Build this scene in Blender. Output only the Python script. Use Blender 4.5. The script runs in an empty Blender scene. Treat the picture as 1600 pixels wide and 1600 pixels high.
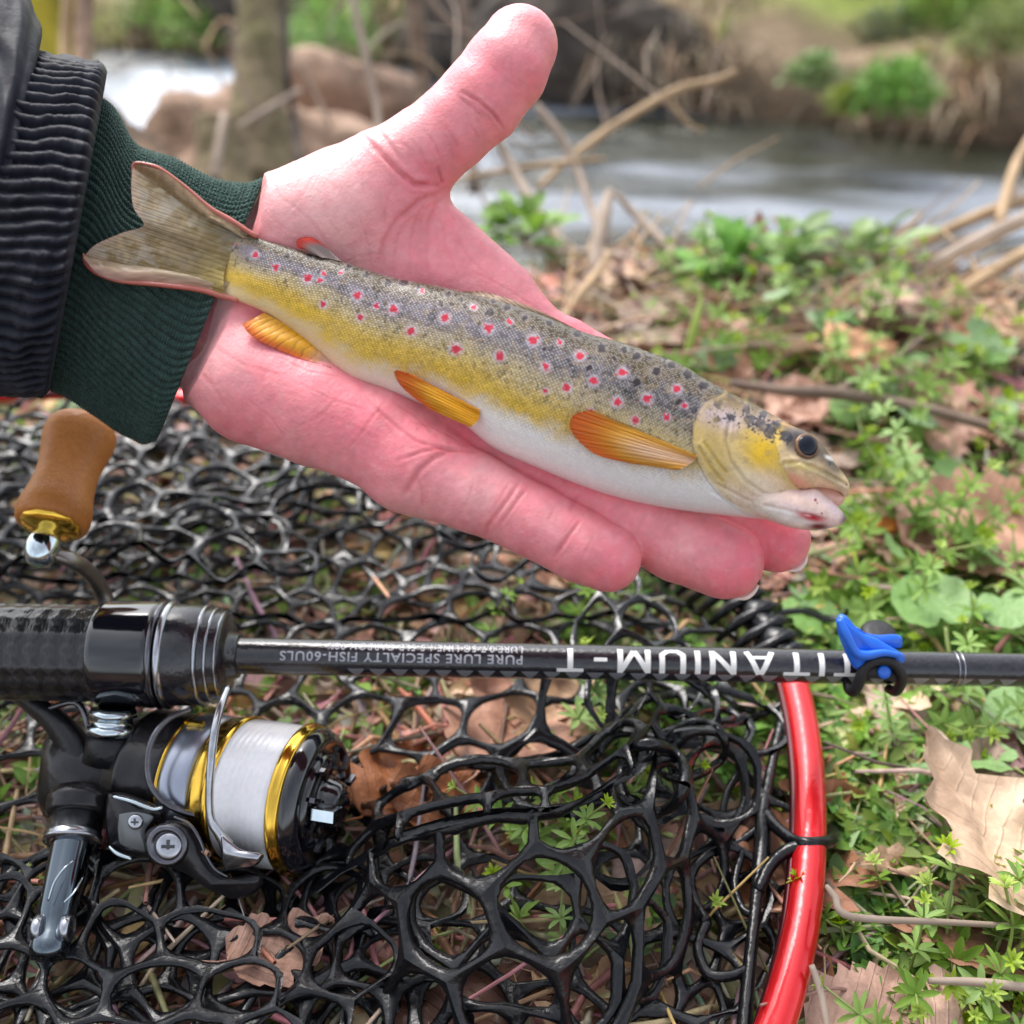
import bpy, bmesh, math, random
import numpy as np
from mathutils import Vector, Matrix, noise as mnoise
R = math.radians
random.seed(7); rng = np.random.default_rng(11)
SC = bpy.context.scene
COL = SC.collection
# ---------------------------------------------------------------- camera
F = 1640.0            # focal length in pixels of the 1600 px photograph
PITCH = R(35.0); H = 0.28
CAM = np.array([0.0, 0.0, H])
RGT = np.array([1.0, 0, 0]); FWD = np.array([0, math.cos(PITCH), -math.sin(PITCH)]); UP = np.array([0, math.sin(PITCH), math.cos(PITCH)])
cd = bpy.data.cameras.new('camera'); cam = bpy.data.objects.new('camera', cd); COL.objects.link(cam)
cam.location = CAM; cam.rotation_euler = (math.pi/2 - PITCH, 0, 0)
cd.sensor_fit = 'HORIZONTAL'; cd.sensor_width = 36; cd.lens = 36*F/1600; cd.clip_start = 0.01; cd.clip_end = 400
cd.dof.use_dof = True; cd.dof.focus_distance = 0.279; cd.dof.aperture_fstop = 8.8; cd.dof.aperture_blades = 0
SC.camera = cam
# ---------------------------------------------------------------- sky, sun, exposure (soft overcast daylight)
W = bpy.data.worlds.new('World'); SC.world = W; W.use_nodes = True
wn, wl = W.node_tree.nodes, W.node_tree.links
bg = wn['Background']
sky = wn.new('ShaderNodeTexSky'); sky.sky_type = 'NISHITA'; sky.sun_disc = False
SUN_EL, SUN_ROT = R(55), R(-25)
sky.sun_elevation = SUN_EL; sky.sun_rotation = SUN_ROT; sky.air_density = 1.0; sky.dust_density = 3.0
hs = wn.new('ShaderNodeHueSaturation'); hs.inputs['Saturation'].default_value = 0.32; hs.inputs['Value'].default_value = 1.0
tc = wn.new('ShaderNodeTexCoord'); cn = wn.new('ShaderNodeTexNoise'); cn.inputs['Scale'].default_value = 2.2; cn.inputs['Detail'].default_value = 5
cr = wn.new('ShaderNodeMapRange'); cr.inputs['From Min'].default_value = .3; cr.inputs['From Max'].default_value = .7; cr.inputs['To Min'].default_value = .78; cr.inputs['To Max'].default_value = 1.25
mul = wn.new('ShaderNodeMix'); mul.data_type = 'RGBA'; mul.blend_type = 'MULTIPLY'; mul.inputs['Factor'].default_value = 1
wl.new(tc.outputs['Generated'], cn.inputs['Vector']); wl.new(cn.outputs['Fac'], cr.inputs['Value'])
wl.new(sky.outputs['Color'], hs.inputs['Color']); wl.new(hs.outputs['Color'], mul.inputs['A']); wl.new(cr.outputs['Result'], mul.inputs['B'])
wl.new(mul.outputs['Result'], bg.inputs['Color']); bg.inputs['Strength'].default_value = 0.15
sd = bpy.data.lights.new('sun', 'SUN'); sun = bpy.data.objects.new('sun', sd); COL.objects.link(sun)
sd.energy = 1.5; sd.angle = R(28); sd.color = (1, .97, .93)
_sd = Vector((math.sin(SUN_ROT)*math.cos(SUN_EL), math.cos(SUN_ROT)*math.cos(SUN_EL), math.sin(SUN_EL)))
sun.rotation_euler = _sd.to_track_quat('Z', 'Y').to_euler(); sun.location = (0, 0, 5)
SC.view_settings.view_transform = 'Standard'; SC.view_settings.look = 'None'; SC.view_settings.gamma = 1
SC.view_settings.exposure = 1.1; SC.view_settings.use_curve_mapping = False
SC.cycles.use_denoising = True
SC.cycles.max_bounces = 8; SC.cycles.transparent_max_bounces = 12
SC.cycles.caustics_reflective = False; SC.cycles.caustics_refractive = False
# ---------------------------------------------------------------- placing helpers (pixels of the photo + distance -> metres)
def P(px, py, d):
    px = np.asarray(px, float); py = np.asarray(py, float); d = np.asarray(d, float)
    return (CAM + FWD*d[..., None] + RGT*((px-800)/F*d)[..., None] + UP*((800-py)/F*d)[..., None])
def PV(px, py, d): return Vector(P(px, py, d))
def PL(l): return [PV(*q[:3]) for q in l]
def G(px, py, z=0.0):                     # where the ray through a pixel meets the height z
    r = FWD + RGT*(px-800)/F + UP*(800-py)/F
    return Vector(CAM + r*((z-H)/r[2]))
def to_px(p):
    q = np.asarray(p) - CAM; d = q@FWD
    return 800+F*(q@RGT)/d, 800-F*(q@UP)/d, d
# ---------------------------------------------------------------- object helpers
def link(me, name, m=None, parent=None, smooth=True):
    o = bpy.data.objects.new(name, me); COL.objects.link(o)
    if m is not None and not me.materials: me.materials.append(m)
    if smooth and len(me.polygons): me.polygons.foreach_set('use_smooth', [True]*len(me.polygons))
    if parent is not None: adopt(o, parent)
    return o
def adopt(o, parent):
    o.parent = parent; o.matrix_parent_inverse = Matrix.Translation(-parent.location)
def mesh(name, vs, fs, m=None, parent=None, smooth=True):
    me = bpy.data.meshes.new(name); me.from_pydata([tuple(v) for v in vs], [], fs); me.update()
    return link(me, name, m, parent, smooth)
def mesh_np(name, V, Fq, m=None, parent=None, col=None, smooth=True):
    me = bpy.data.meshes.new(name); V = np.asarray(V, np.float32); Fq = np.asarray(Fq, np.int32); k = Fq.shape[1]
    me.vertices.add(len(V)); me.vertices.foreach_set('co', V.ravel())
    me.loops.add(Fq.size); me.loops.foreach_set('vertex_index', Fq.ravel())
    me.polygons.add(len(Fq)); me.polygons.foreach_set('loop_start', np.arange(0, Fq.size, k, dtype=np.int32)); me.polygons.foreach_set('loop_total', np.full(len(Fq), k, np.int32))
    me.update(calc_edges=True); me.validate()
    if col is not None:
        ca = me.color_attributes.new('Col', 'FLOAT_COLOR', 'POINT')
        c4 = np.ones((len(V), 4), np.float32); c4[:, :col.shape[1]] = col; ca.data.foreach_set('color', c4.ravel())
    return link(me, name, m, parent, smooth)
def tag(o, label=None, cat=None, group=None, kind=None):
    if label: o['label'] = label
    if cat: o['category'] = cat
    if group: o['group'] = group
    if kind: o['kind'] = kind
    return o
def thing(name, label, cat, loc=(0, 0, 0), group=None):
    o = bpy.data.objects.new(name, None); COL.objects.link(o); o.location = loc; o.empty_display_size = .01
    return tag(o, label, cat, group)
class MB:                                  # collects shapes of ONE object
    def __init__(s): s.v = []; s.f = []; s.c = []
    def add(s, vs, fs, c=None):
        o = len(s.v); s.v += [tuple(v) for v in vs]; s.f += [tuple(i+o for i in f) for f in fs]
        if c is not None: s.c += [c]*len(vs)
    def build(s, name, m, parent=None, smooth=True):
        o = mesh(name, s.v, s.f, m, parent, smooth)
        if s.c:
            ca = o.data.color_attributes.new('Col', 'FLOAT_COLOR', 'POINT')
            ca.data.foreach_set('color', np.array([tuple(c)+(1,) for c in s.c], np.float32).ravel())
        return o
def frames(pts):
    pts = [Vector(p) for p in pts]; n = len(pts)
    T = [(pts[min(i+1, n-1)]-pts[max(i-1, 0)]).normalized() for i in range(n)]
    a = Vector((0, 0, 1)) if abs(T[0].z) < .9 else Vector((1, 0, 0)); U = []
    u = (a - T[0]*a.dot(T[0])).normalized()
    for t in T:
        u = (u - t*u.dot(t)); u = u.normalized() if u.length > 1e-9 else t.orthogonal().normalized(); U.append(u)
    return pts, T, U
def smooth_line(pts, k=6):
    pts = [np.array(p, float) for p in pts]
    if len(pts) < 3: return [pts[0]+(pts[-1]-pts[0])*i/k for i in range(k+1)]
    q = [2*pts[0]-pts[1]]+pts+[2*pts[-1]-pts[-2]]; out = []
    for i in range(1, len(q)-2):
        for j in range(k):
            t = j/k; a, b, c, d = q[i-1], q[i], q[i+1], q[i+2]
            out.append(.5*((2*b)+(c-a)*t+(2*a-5*b+4*c-d)*t*t+(3*b-a-3*c+d)*t**3))
    out.append(pts[-1]); return out
def tube(pts, rad, n=8, caps=True, sx=1.0, sy=1.0):
    pts, T, U = frames(pts); m = len(pts)
    if not hasattr(rad, '__len__'): rad = [rad]*m
    vs = []; fs = []
    for i in range(m):
        b = T[i].cross(U[i])
        for k in range(n):
            a = 2*math.pi*k/n; vs.append(pts[i] + U[i]*(math.cos(a)*rad[i]*sx) + b*(math.sin(a)*rad[i]*sy))
    for i in range(m-1):
        for k in range(n): fs.append((i*n+k, i*n+(k+1) % n, (i+1)*n+(k+1) % n, (i+1)*n+k))
    if caps: fs += [tuple(range(n))[::-1], tuple((m-1)*n+k for k in range(n))]
    return vs, fs
def tube_s(pts4, n=8, k=6, dref=None, sx=1, sy=1):     # (px,py,depth,r_px) with smooth interpolation
    q = smooth_line([np.array(p, float) for p in pts4], k)
    return tube([P(a[0], a[1], a[2]) for a in q], [max(a[3], .3)*a[2]/F for a in q], n, sx=sx, sy=sy)
def lathe(o, axis, prof, n=32, ref=None):              # prof: (distance along axis, radius)
    o = Vector(o); a = Vector(axis).normalized(); u = (Vector(ref) if ref is not None else a.orthogonal()); u = (u-a*u.dot(a)).normalized(); w = a.cross(u)
    vs = []; fs = []
    for s, r in prof:
        for k in range(n):
            t = 2*math.pi*k/n; vs.append(o + a*s + u*(math.cos(t)*r) + w*(math.sin(t)*r))
    m = len(prof)
    for i in range(m-1):
        for k in range(n): fs.append((i*n+k, i*n+(k+1) % n, (i+1)*n+(k+1) % n, (i+1)*n+k))
    fs += [tuple(range(n))[::-1], tuple((m-1)*n+k for k in range(n))]
    return vs, fs
def plate(poly, d, th, bev=.3, k=3):                   # bevelled plate from an outline in pixels at distance d (d may be a list)
    q = smooth_line(list(poly)+[poly[0]], k)[:-1]; n = len(q)
    if not hasattr(d, '__call__'): dd = lambda x, y, _d=d: _d
    else: dd = d
    c = np.mean([a[:2] for a in q], 0)
    def ring(s, dz): return [P(c[0]+(a[0]-c[0])*s, c[1]+(a[1]-c[1])*s, dd(a[0], a[1])+dz) for a in q]
    rings = [ring(1-.5*bev*.3, -th/2), ring(1, -th/2+th*bev*.5), ring(1, th/2-th*bev*.5), ring(1-.15*bev, th/2)]
    vs = [v for r in rings for v in r]; fs = []
    for i in range(3):
        for j in range(n): fs.append((i*n+j, i*n+(j+1) % n, (i+1)*n+(j+1) % n, (i+1)*n+j))
    fs += [tuple(range(n))[::-1], tuple(3*n+j for j in range(n))]
    return vs, fs
# ---------------------------------------------------------------- material helper
def mat(name, base=(.5, .5, .5), rough=.5, metal=0, coat=0, spec=.5, attr=False, noise=None, bump=None, sss=0, sssr=(1, .3, .15), trans=0, alpha=1, wave=None, objvar=0, ior=None, sheen=0, transl=0, aniso=0, ncoord='Object'):
    m = bpy.data.materials.new(name); m.use_nodes = True; nt = m.node_tree; N, L = nt.nodes, nt.links; b = N['Principled BSDF']
    b.inputs['Roughness'].default_value = rough; b.inputs['Metallic'].default_value = metal
    b.inputs['Coat Weight'].default_value = coat; b.inputs['Coat Roughness'].default_value = .08; b.inputs['Specular IOR Level'].default_value = spec
    if ior: b.inputs['IOR'].default_value = ior
    if sss:
        b.inputs['Subsurface Weight'].default_value = sss; b.inputs['Subsurface Radius'].default_value = sssr; b.inputs['Subsurface Scale'].default_value = .0035
    b.inputs['Transmission Weight'].default_value = trans; b.inputs['Alpha'].default_value = alpha
    b.inputs['Sheen Weight'].default_value = sheen; b.inputs['Anisotropic'].default_value = aniso
    t = N.new('ShaderNodeTexCoord'); co = t.outputs[ncoord]
    cur = None
    if attr:
        a = N.new('ShaderNodeVertexColor'); a.layer_name = 'Col'; cur = a.outputs['Color']
    else:
        rgb = N.new('ShaderNodeRGB'); rgb.outputs[0].default_value = (*base, 1); cur = rgb.outputs[0]
    for nz in (noise or []):               # (scale, strength, (dark), (light))
        tn = N.new('ShaderNodeTexNoise'); tn.inputs['Scale'].default_value = nz[0]; tn.inputs['Detail'].default_value = 6; tn.inputs['Roughness'].default_value = .6
        L.new(co, tn.inputs['Vector']); rp = N.new('ShaderNodeValToRGB'); rp.color_ramp.elements[0].position = .35; rp.color_ramp.elements[1].position = .65
        rp.color_ramp.elements[0].color = (*nz[2], 1); rp.color_ramp.elements[1].color = (*nz[3], 1); L.new(tn.outputs['Fac'], rp.inputs['Fac'])
        mx = N.new('ShaderNodeMix'); mx.data_type = 'RGBA'; mx.blend_type = nz[4] if len(nz) > 4 else 'MULTIPLY'; mx.inputs['Factor'].default_value = nz[1]
        L.new(cur, mx.inputs['A']); L.new(rp.outputs['Color'], mx.inputs['B']); cur = mx.outputs['Result']
    if objvar:
        oi = N.new('ShaderNodeObjectInfo'); mr = N.new('ShaderNodeMapRange'); mr.inputs['To Min'].default_value = 1-objvar; mr.inputs['To Max'].default_value = 1+objvar
        L.new(oi.outputs['Random'], mr.inputs['Value']); h2 = N.new('ShaderNodeHueSaturation'); L.new(mr.outputs['Result'], h2.inputs['Value']); L.new(cur, h2.inputs['Color'])
        mr2 = N.new('ShaderNodeMapRange'); mr2.inputs['To Min'].default_value = 1.12; mr2.inputs['To Max'].default_value = .8; L.new(oi.outputs['Random'], mr2.inputs['Value']); L.new(mr2.outputs['Result'], h2.inputs['Saturation']); cur = h2.outputs['Color']
    L.new(cur, b.inputs['Base Color'])
    nrm = None
    for bp in (bump or []):                # (kind, scale, distance)
        if bp[0] == 'noise':
            tn = N.new('ShaderNodeTexNoise'); tn.inputs['Scale'].default_value = bp[1]; tn.inputs['Detail'].default_value = 5; out = tn.outputs['Fac']
        elif bp[0] == 'voronoi':
            tn = N.new('ShaderNodeTexVoronoi'); tn.inputs['Scale'].default_value = bp[1]; out = tn.outputs['Distance']
        else:
            tn = N.new('ShaderNodeTexWave'); tn.inputs['Scale'].default_value = bp[1]; tn.inputs['Distortion'].default_value = 2; out = tn.outputs['Fac']
        L.new(co, tn.inputs['Vector']); bn = N.new('ShaderNodeBump'); bn.inputs['Distance'].default_value = bp[2]; bn.inputs['Strength'].default_value = 1
        L.new(out, bn.inputs['Height'])
        if nrm is not None: L.new(nrm, bn.inputs['Normal'])
        nrm = bn.outputs['Normal']
    if nrm is not None: L.new(nrm, b.inputs['Normal']); 
    if nrm is not None and coat: L.new(nrm, b.inputs['Coat Normal'])
    if transl:
        tr = N.new('ShaderNodeBsdfTranslucent'); ms = N.new('ShaderNodeMixShader'); ms.inputs['Fac'].default_value = transl
        L.new(cur, tr.inputs['Color']); L.new(b.outputs[0], ms.inputs[1]); L.new(tr.outputs[0], ms.inputs[2]); L.new(ms.outputs[0], N['Material Output'].inputs['Surface'])
    return m
def sstep(x, a, b):
    t = np.clip((x-a)/(b-a), 0, 1); return t*t*(3-2*t)
def vnoise(x, y, seed=0):                               # cheap smooth 2-D value noise, 0..1
    r = np.random.default_rng(seed).random((256, 256)); xi = np.floor(x).astype(int); yi = np.floor(y).astype(int); fx = x-xi; fy = y-yi
    fx = fx*fx*(3-2*fx); fy = fy*fy*(3-2*fy); a = r[xi % 256, yi % 256]; b = r[(xi+1) % 256, yi % 256]; c = r[xi % 256, (yi+1) % 256]; d = r[(xi+1) % 256, (yi+1) % 256]
    return (a*(1-fx)+b*fx)*(1-fy)+(c*(1-fx)+d*fx)*fy
def fbm(x, y, seed=0, o=3):
    s = 0; a = .5; 
    for i in range(o): s = s+a*vnoise(x*2**i, y*2**i, seed+i); a *= .5
    return s/(1-.5**o)
def seg_dist(px, py, line):                             # distance in px to a polyline, plus position along it 0..1
    best = np.full(px.shape, 1e9); par = np.zeros(px.shape); n = len(line)-1
    for i in range(n):
        ax, ay = line[i]; bx, by = line[i+1]; vx, vy = bx-ax, by-ay
        t = np.clip(((px-ax)*vx+(py-ay)*vy)/(vx*vx+vy*vy+1e-9), 0, 1); d = np.hypot(px-ax-t*vx, py-ay-t*vy)
        k = d < best; best = np.where(k, d, best); par = np.where(k, (i+t)/n, par)
    return best, par
def in_poly(px, py, poly):
    r = np.zeros(px.shape, bool); n = len(poly)
    for i in range(n):
        x1, y1 = poly[i]; x2, y2 = poly[(i+1) % n]
        c = ((y1 > py) != (y2 > py)) & (px < (x2-x1)*(py-y1)/(y2-y1+1e-12)+x1); r ^= c
    return r
def ninterp(x, xs, ys):                                 # smooth (monotone-ish Catmull) interpolation of several columns
    xs = np.asarray(xs, float); ys = np.asarray(ys, float); m = np.gradient(ys, xs, axis=0)
    i = np.clip(np.searchsorted(xs, x)-1, 0, len(xs)-2); h = xs[i+1]-xs[i]; t = np.clip((x-xs[i])/h, 0, 1)
    if ys.ndim > 1: h = h[:, None]; t = t[:, None]
    return (2*t**3-3*t**2+1)*ys[i]+(t**3-2*t**2+t)*h*m[i]+(-2*t**3+3*t**2)*ys[i+1]+(t**3-t**2)*h*m[i+1]
# ================================================================ LAND: one terrain sheet (near bank, stream bed, far bank), water
WZ = -0.85
_far = [G(px, py, WZ) for px, py in ((-900, 40), (150, 72), (350, 92), (650, 108), (880, 152), (1250, 192), (1600, 228), (2600, 330))]
FX = np.array([p.x for p in _far]); FY = np.array([p.y for p in _far])
def far_y(x): return np.interp(x, FX, FY)
def near_y(x): return .66+.04*np.sin(x*4.1+1)+.03*np.sin(x*9.3)-.02*sstep(x, .2, .6)+.55*sstep(-x, .05, .5)
def terrain_z(x, y):
    x = np.asarray(x, float); y = np.asarray(y, float)
    n = fbm(x*9+50, y*9+50, 101, 4); n2 = fbm(x*38+90, y*38+90, 105)
    z0 = (n-.5)*(.014+.03*sstep(np.hypot(x, y-.35), .35, .6))+(n2-.5)*.007
    ny = near_y(x); fy = far_y(x)
    nb = sstep(y, ny-.01, ny+.16)                       # near bank drops to the bed
    z = z0*(1-nb)+(WZ-.22)*nb
    fb = sstep(y, fy-.12, fy+.10)*.42+sstep(y, fy+.05, fy+1.1)*.42+np.clip(y-fy-.8, 0, None)*.05
    bump = (fbm(x*2.2+30, y*2.2+30, 111, 4)-.5)*.28*sstep(y, fy, fy+.3)
    return z+fb*sstep(y, fy-.13, fy+.0)+bump
def build_land():
    ys = np.concatenate([np.linspace(-3, 0, 12)[:-1], np.linspace(0, 1.3, 300)[:-1], np.linspace(1.3, 3, 50)[:-1], np.linspace(3, 8, 160)[:-1], np.geomspace(8, 120, 40)])
    xs = np.concatenate([-np.geomspace(.7, 90, 60)[::-1][:-1], np.linspace(-.7, .7, 280), np.geomspace(.7, 90, 60)[1:]])
    X, Y = np.meshgrid(xs, ys, indexing='ij'); Z = terrain_z(X, Y); n, m_ = X.shape
    i, j = np.meshgrid(np.arange(n-1), np.arange(m_-1), indexing='ij'); Q = np.stack([i*m_+j, (i+1)*m_+j, (i+1)*m_+j+1, i*m_+j+1], -1).reshape(-1, 4)
    x, y, z = X.ravel(), Y.ravel(), Z.ravel(); fy = far_y(x); c = np.repeat(np.array([[.085, .060, .044]]), x.size, 0)
    a = fbm(x*14+9, y*14+9, 120); c += (np.array([.24, .165, .115])-c)*(sstep(a, .45, .7)*.7)[:, None]
    g = sstep(y, fy+.25, fy+.55)*1.0; gn = fbm(x*2.5+40, y*2.5+40, 122, 4); c += (np.array([.26, .33, .09])*(.6+.9*gn[:, None])-c)*g[:, None]
    f = sstep(y, fy-.02, fy+.05)*(1-g); c += (np.array([.30, .235, .165])*(.5+gn[:, None])-c)*(f*.8)[:, None]
    m = mat('soil_and_turf', attr=True, rough=.95, spec=.2, noise=[(160, .8, (.45, .42, .4), (1.5, 1.4, 1.3)), (30, .6, (.6, .6, .6), (1.3, 1.3, 1.3))], bump=[('noise', 260, .003), ('noise', 60, .006)])
    o = mesh_np('ground', np.stack([x, y, z], 1), Q, m, None, c); tag(o, kind='structure')
build_land()
def build_water():
    xs = np.linspace(-14, 14, 520); ys = np.linspace(.85, 10, 520); X, Y = np.meshgrid(xs, ys, indexing='ij')
    fl = X*.97-Y*.12; ac = Y*.97+X*.12
    Z = WZ+.022*(fbm(fl*1.1+60, ac*3.2+60, 130, 4)-.5)+.016*(fbm(fl*4+90, ac*11+60, 134, 3)-.5)
    n, m_ = X.shape; i, j = np.meshgrid(np.arange(n-1), np.arange(m_-1), indexing='ij'); Q = np.stack([i*m_+j, (i+1)*m_+j, (i+1)*m_+j+1, i*m_+j+1], -1).reshape(-1, 4)
    x, y = X.ravel(), Y.ravel(); u = fl.ravel(); v = ac.ravel()
    foam_glint = fbm(u*.75+61, v*3.4+33, 140, 4)+.35*(fbm(u*3+11, v*14+3, 144, 3)-.5)+.55*np.exp(-((u+1.7)/.9)**2)+.10*np.exp(-((u-.9)/1.1)**2)*np.exp(-((v-3.6)/.5)**2)
    foam_glint = sstep(foam_glint, .43, .72); c = np.array([.028, .030, .018])+(np.array([.30, .33, .38])*(1+.8*np.exp(-((u[:, None]+1.7)/.9)**2))-np.array([.028, .030, .018]))*foam_glint[:, None]  # pale foam streaks also carry sky reflection painted into the water colour
    m = mat('stream_water', attr=True, rough=.07, spec=1, ior=1.42)
    nt = m.node_tree; N, L = nt.nodes, nt.links; b = N['Principled BSDF']; t = N.new('ShaderNodeTexCoord'); mp = N.new('ShaderNodeMapping'); mp.inputs['Scale'].default_value = (1.0, 4.2, 1); mp.inputs['Rotation'].default_value = (0, 0, R(7))
    L.new(t.outputs['Object'], mp.inputs['Vector']); nrm = None
    for s, d in ((1.4, .05), (5, .020), (16, .005)):
        tn = N.new('ShaderNodeTexNoise'); tn.inputs['Scale'].default_value = s; tn.inputs['Detail'].default_value = 4; tn.inputs['Distortion'].default_value = .6; L.new(mp.outputs[0], tn.inputs['Vector'])
        bn = N.new('ShaderNodeBump'); bn.inputs['Distance'].default_value = d; L.new(tn.outputs['Fac'], bn.inputs['Height'])
        if nrm: L.new(nrm, bn.inputs['Normal'])
        nrm = bn.outputs['Normal']
    L.new(nrm, b.inputs['Normal'])
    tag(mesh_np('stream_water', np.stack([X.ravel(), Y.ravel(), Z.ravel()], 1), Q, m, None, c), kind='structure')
build_water()
# ================================================================ HAND: one continuous skin surface from a signed distance field
HB = lambda y: .268 + (600-y)*2.2e-5
# (px, py, depth offset mm (+ = farther), radius px)
HCH = {  # name: chain of joints
 'thumb': [(520, 330, 6, 78), (598, 285, 3, 78), (660, 238, 0, 66), (702, 204, -1, 63), (752, 157, -2, 66), (790, 108, -3, 66), (812, 71, -2, 60)],
 'thenar': [(455, 355, 2, 88), (530, 335, 2, 92), (600, 330, 6, 80)],
 'pinky': [(640, 730, -1, 72), (740, 768, -2, 63), (830, 812, -2.5, 57), (905, 852, -2, 56), (949, 872, -1, 53)],
 'ring': [(690, 655, 8, 70), (850, 745, 8, 64), (960, 795, 7, 61), (1060, 848, 6, 61), (1133, 877, 6, 60)],
 'middle': [(760, 590, 14, 70), (920, 685, 14, 62), (1040, 755, 14, 58), (1150, 808, 13, 55), (1213, 842, 12, 53)],
 'index': [(800, 520, 13, 62), (880, 549, 13, 52), (960, 590, 14, 51), (1040, 640, 15, 50), (1110, 700, 16, 48)],
 'hypo': [(356, 545, 10, 92), (400, 600, 3, 95), (500, 640, 1, 90), (590, 680, 0, 82), (650, 722, -1, 72)],
 'wrist': [(240, 400, 24, 95), (345, 440, 15, 118)],
 'wrist2': [(180, 490, 26, 90), (330, 520, 13, 108)],
 'm1': [(400, 420, 12, 95), (560, 430, 13, 84), (700, 440, 13, 70), (800, 512, 13, 62)],
 'm2': [(400, 480, 14, 95), (580, 530, 16, 80), (770, 590, 16, 68)],
 'm3': [(380, 540, 11, 95), (560, 600, 12, 80), (690, 655, 9, 70)],
 'web': [(640, 320, 9, 42), (705, 372, 10, 38), (790, 455, 11, 42)],
}
def camsp(px, py, d): return np.array([(px-800)/F*d, (800-py)/F*d, -d])
def hand_mesh():
    prims = []
    for nm, ch in HCH.items():
        pts = []
        for (x, y, o, r) in ch:
            d = HB(y)+o/1000; pts.append((camsp(x, y, d), r*d/F))
        prims.append((nm, pts))
    KS = .0075
    def sdf(q):
        parts = {}
        for nm, pts in prims:
            best = None
            for (a, ra), (b, rb) in zip(pts[:-1], pts[1:]):
                ab = b-a; t = np.clip((q-a)@ab/(ab@ab), 0, 1); d = np.linalg.norm(q-a-t[:, None]*ab, axis=1)-(ra+(rb-ra)*t)
                best = d if best is None else smin(best, d, .0012)
            parts[nm] = best
        palm = None
        for nm in ('wrist', 'wrist2', 'm1', 'm2', 'm3', 'hypo', 'thenar', 'web'):
            palm = parts[nm] if palm is None else smin(palm, parts[nm], KS)
        palm = smin(palm, parts['thumb'], .005)
        fin = parts['pinky']
        for nm in ('ring', 'middle', 'index'): fin = smin(fin, parts[nm], .0012)
        return smin(palm, fin, .0045)
    def smin(a, b, k):
        h = np.clip(.5+.5*(b-a)/k, 0, 1); return b+(a-b)*h-k*h*(1-h)
    allp = np.array([p for _, l in prims for p, r in l]); lo = allp.min(0)-.03; hi = allp.max(0)+.03
    cs = .004; h = .0005; m = 8; cs = h*m
    nC = np.ceil((hi-lo)/cs).astype(int)+1
    g = np.stack(np.meshgrid(*[np.arange(n) for n in nC], indexing='ij'), -1).reshape(-1, 3)
    dC = sdf(lo+(g+.5)*cs); act = g[np.abs(dC) < cs*1.25+.0005]
    full = np.full(nC*m+1, 1.0, np.float32); 
    neg = dC < 0; gn = g[neg]
    loc = np.stack(np.meshgrid(*[np.arange(m+1)]*3, indexing='ij'), -1).reshape(-1, 3)
    full3 = full; blk = np.full((m+1, m+1, m+1), -1.0)
    sign = np.where(neg, -1., 1.).reshape(nC); full3[:-1, :-1, :-1] = np.repeat(np.repeat(np.repeat(sign, m, 0), m, 1), m, 2)
    for s in range(0, len(act), 3000):
        a = act[s:s+3000]; idx = (a[:, None, :]*m+loc[None]).reshape(-1, 3); v = sdf(lo+idx*h)
        full3[idx[:, 0], idx[:, 1], idx[:, 2]] = v
    V, Q = surface_nets(full3)
    V = lo+V*h
    # relax + reproject
    V = relax(V, Q, 4)
    for _ in range(2):
        e = 4e-4; d0 = sdf(V); gr = np.stack([sdf(V+np.eye(3)[i]*e)-d0 for i in range(3)], 1)/e; gr /= np.linalg.norm(gr, axis=1)[:, None]+1e-9; V = V-gr*d0[:, None]
    V = relax(V, Q, 2)
    return V, Q, gr
def relax(V, Q, it):
    E = np.concatenate([Q[:, [0, 1]], Q[:, [1, 2]], Q[:, [2, 3]], Q[:, [3, 0]]]); n = len(V); cnt = np.bincount(E[:, 0], minlength=n)+np.bincount(E[:, 1], minlength=n)
    for _ in range(it):
        S = np.stack([np.bincount(E[:, 0], V[E[:, 1], i], n)+np.bincount(E[:, 1], V[E[:, 0], i], n) for i in range(3)], 1)/np.maximum(cnt, 1)[:, None]; V = V*.4+S*.6
    return V
def surface_nets(D):
    nx, ny, nz = D.shape; S = D < 0
    c = np.zeros((nx-1, ny-1, nz-1), np.int8)
    for i in (0, 1):
        for j in (0, 1):
            for k in (0, 1): c += S[i:nx-1+i, j:ny-1+j, k:nz-1+k]
    A = (c > 0) & (c < 8); idx = np.argwhere(A); num = np.full(A.shape, -1, np.int64); num[A] = np.arange(len(idx))
    acc = np.zeros((len(idx), 3)); cnt = np.zeros(len(idx))
    for ax in range(3):
        o1, o2 = [a for a in range(3) if a != ax]
        for u in (0, 1):
            for w in (0, 1):
                p = idx.copy(); p[:, o1] += u; p[:, o2] += w; q = p.copy(); q[:, ax] += 1
                a = D[p[:, 0], p[:, 1], p[:, 2]].astype(float); b = D[q[:, 0], q[:, 1], q[:, 2]].astype(float); k = (a < 0) != (b < 0)
                t = np.where(k, a/np.where(k, a-b, 1), 0); pos = p.astype(float); pos[:, ax] += t
                acc[k] += pos[k]; cnt[k] += 1
    V = acc/cnt[:, None]; Q = []
    for ax in range(3):
        o1, o2 = [a for a in range(3) if a != ax]
        sl = [slice(1, -1)]*3; sl[ax] = slice(0, D.shape[ax]-1); sl2 = list(sl); sl2[ax] = slice(1, D.shape[ax])
        a = S[tuple(sl)]; b = S[tuple(sl2)]; e = np.argwhere(a != b); fl = a[a != b]
        p = e.copy(); p[:, o1] += 1; p[:, o2] += 1
        def cell(u, w):
            r = p.copy(); r[:, o1] -= u; r[:, o2] -= w; return num[r[:, 0], r[:, 1], r[:, 2]]
        q = np.stack([cell(1, 1), cell(0, 1), cell(0, 0), cell(1, 0)], 1)
        if ax == 1: fl = ~fl
        q[~fl] = q[~fl][:, ::-1]; Q.append(q)
    return V, np.concatenate(Q)
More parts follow.
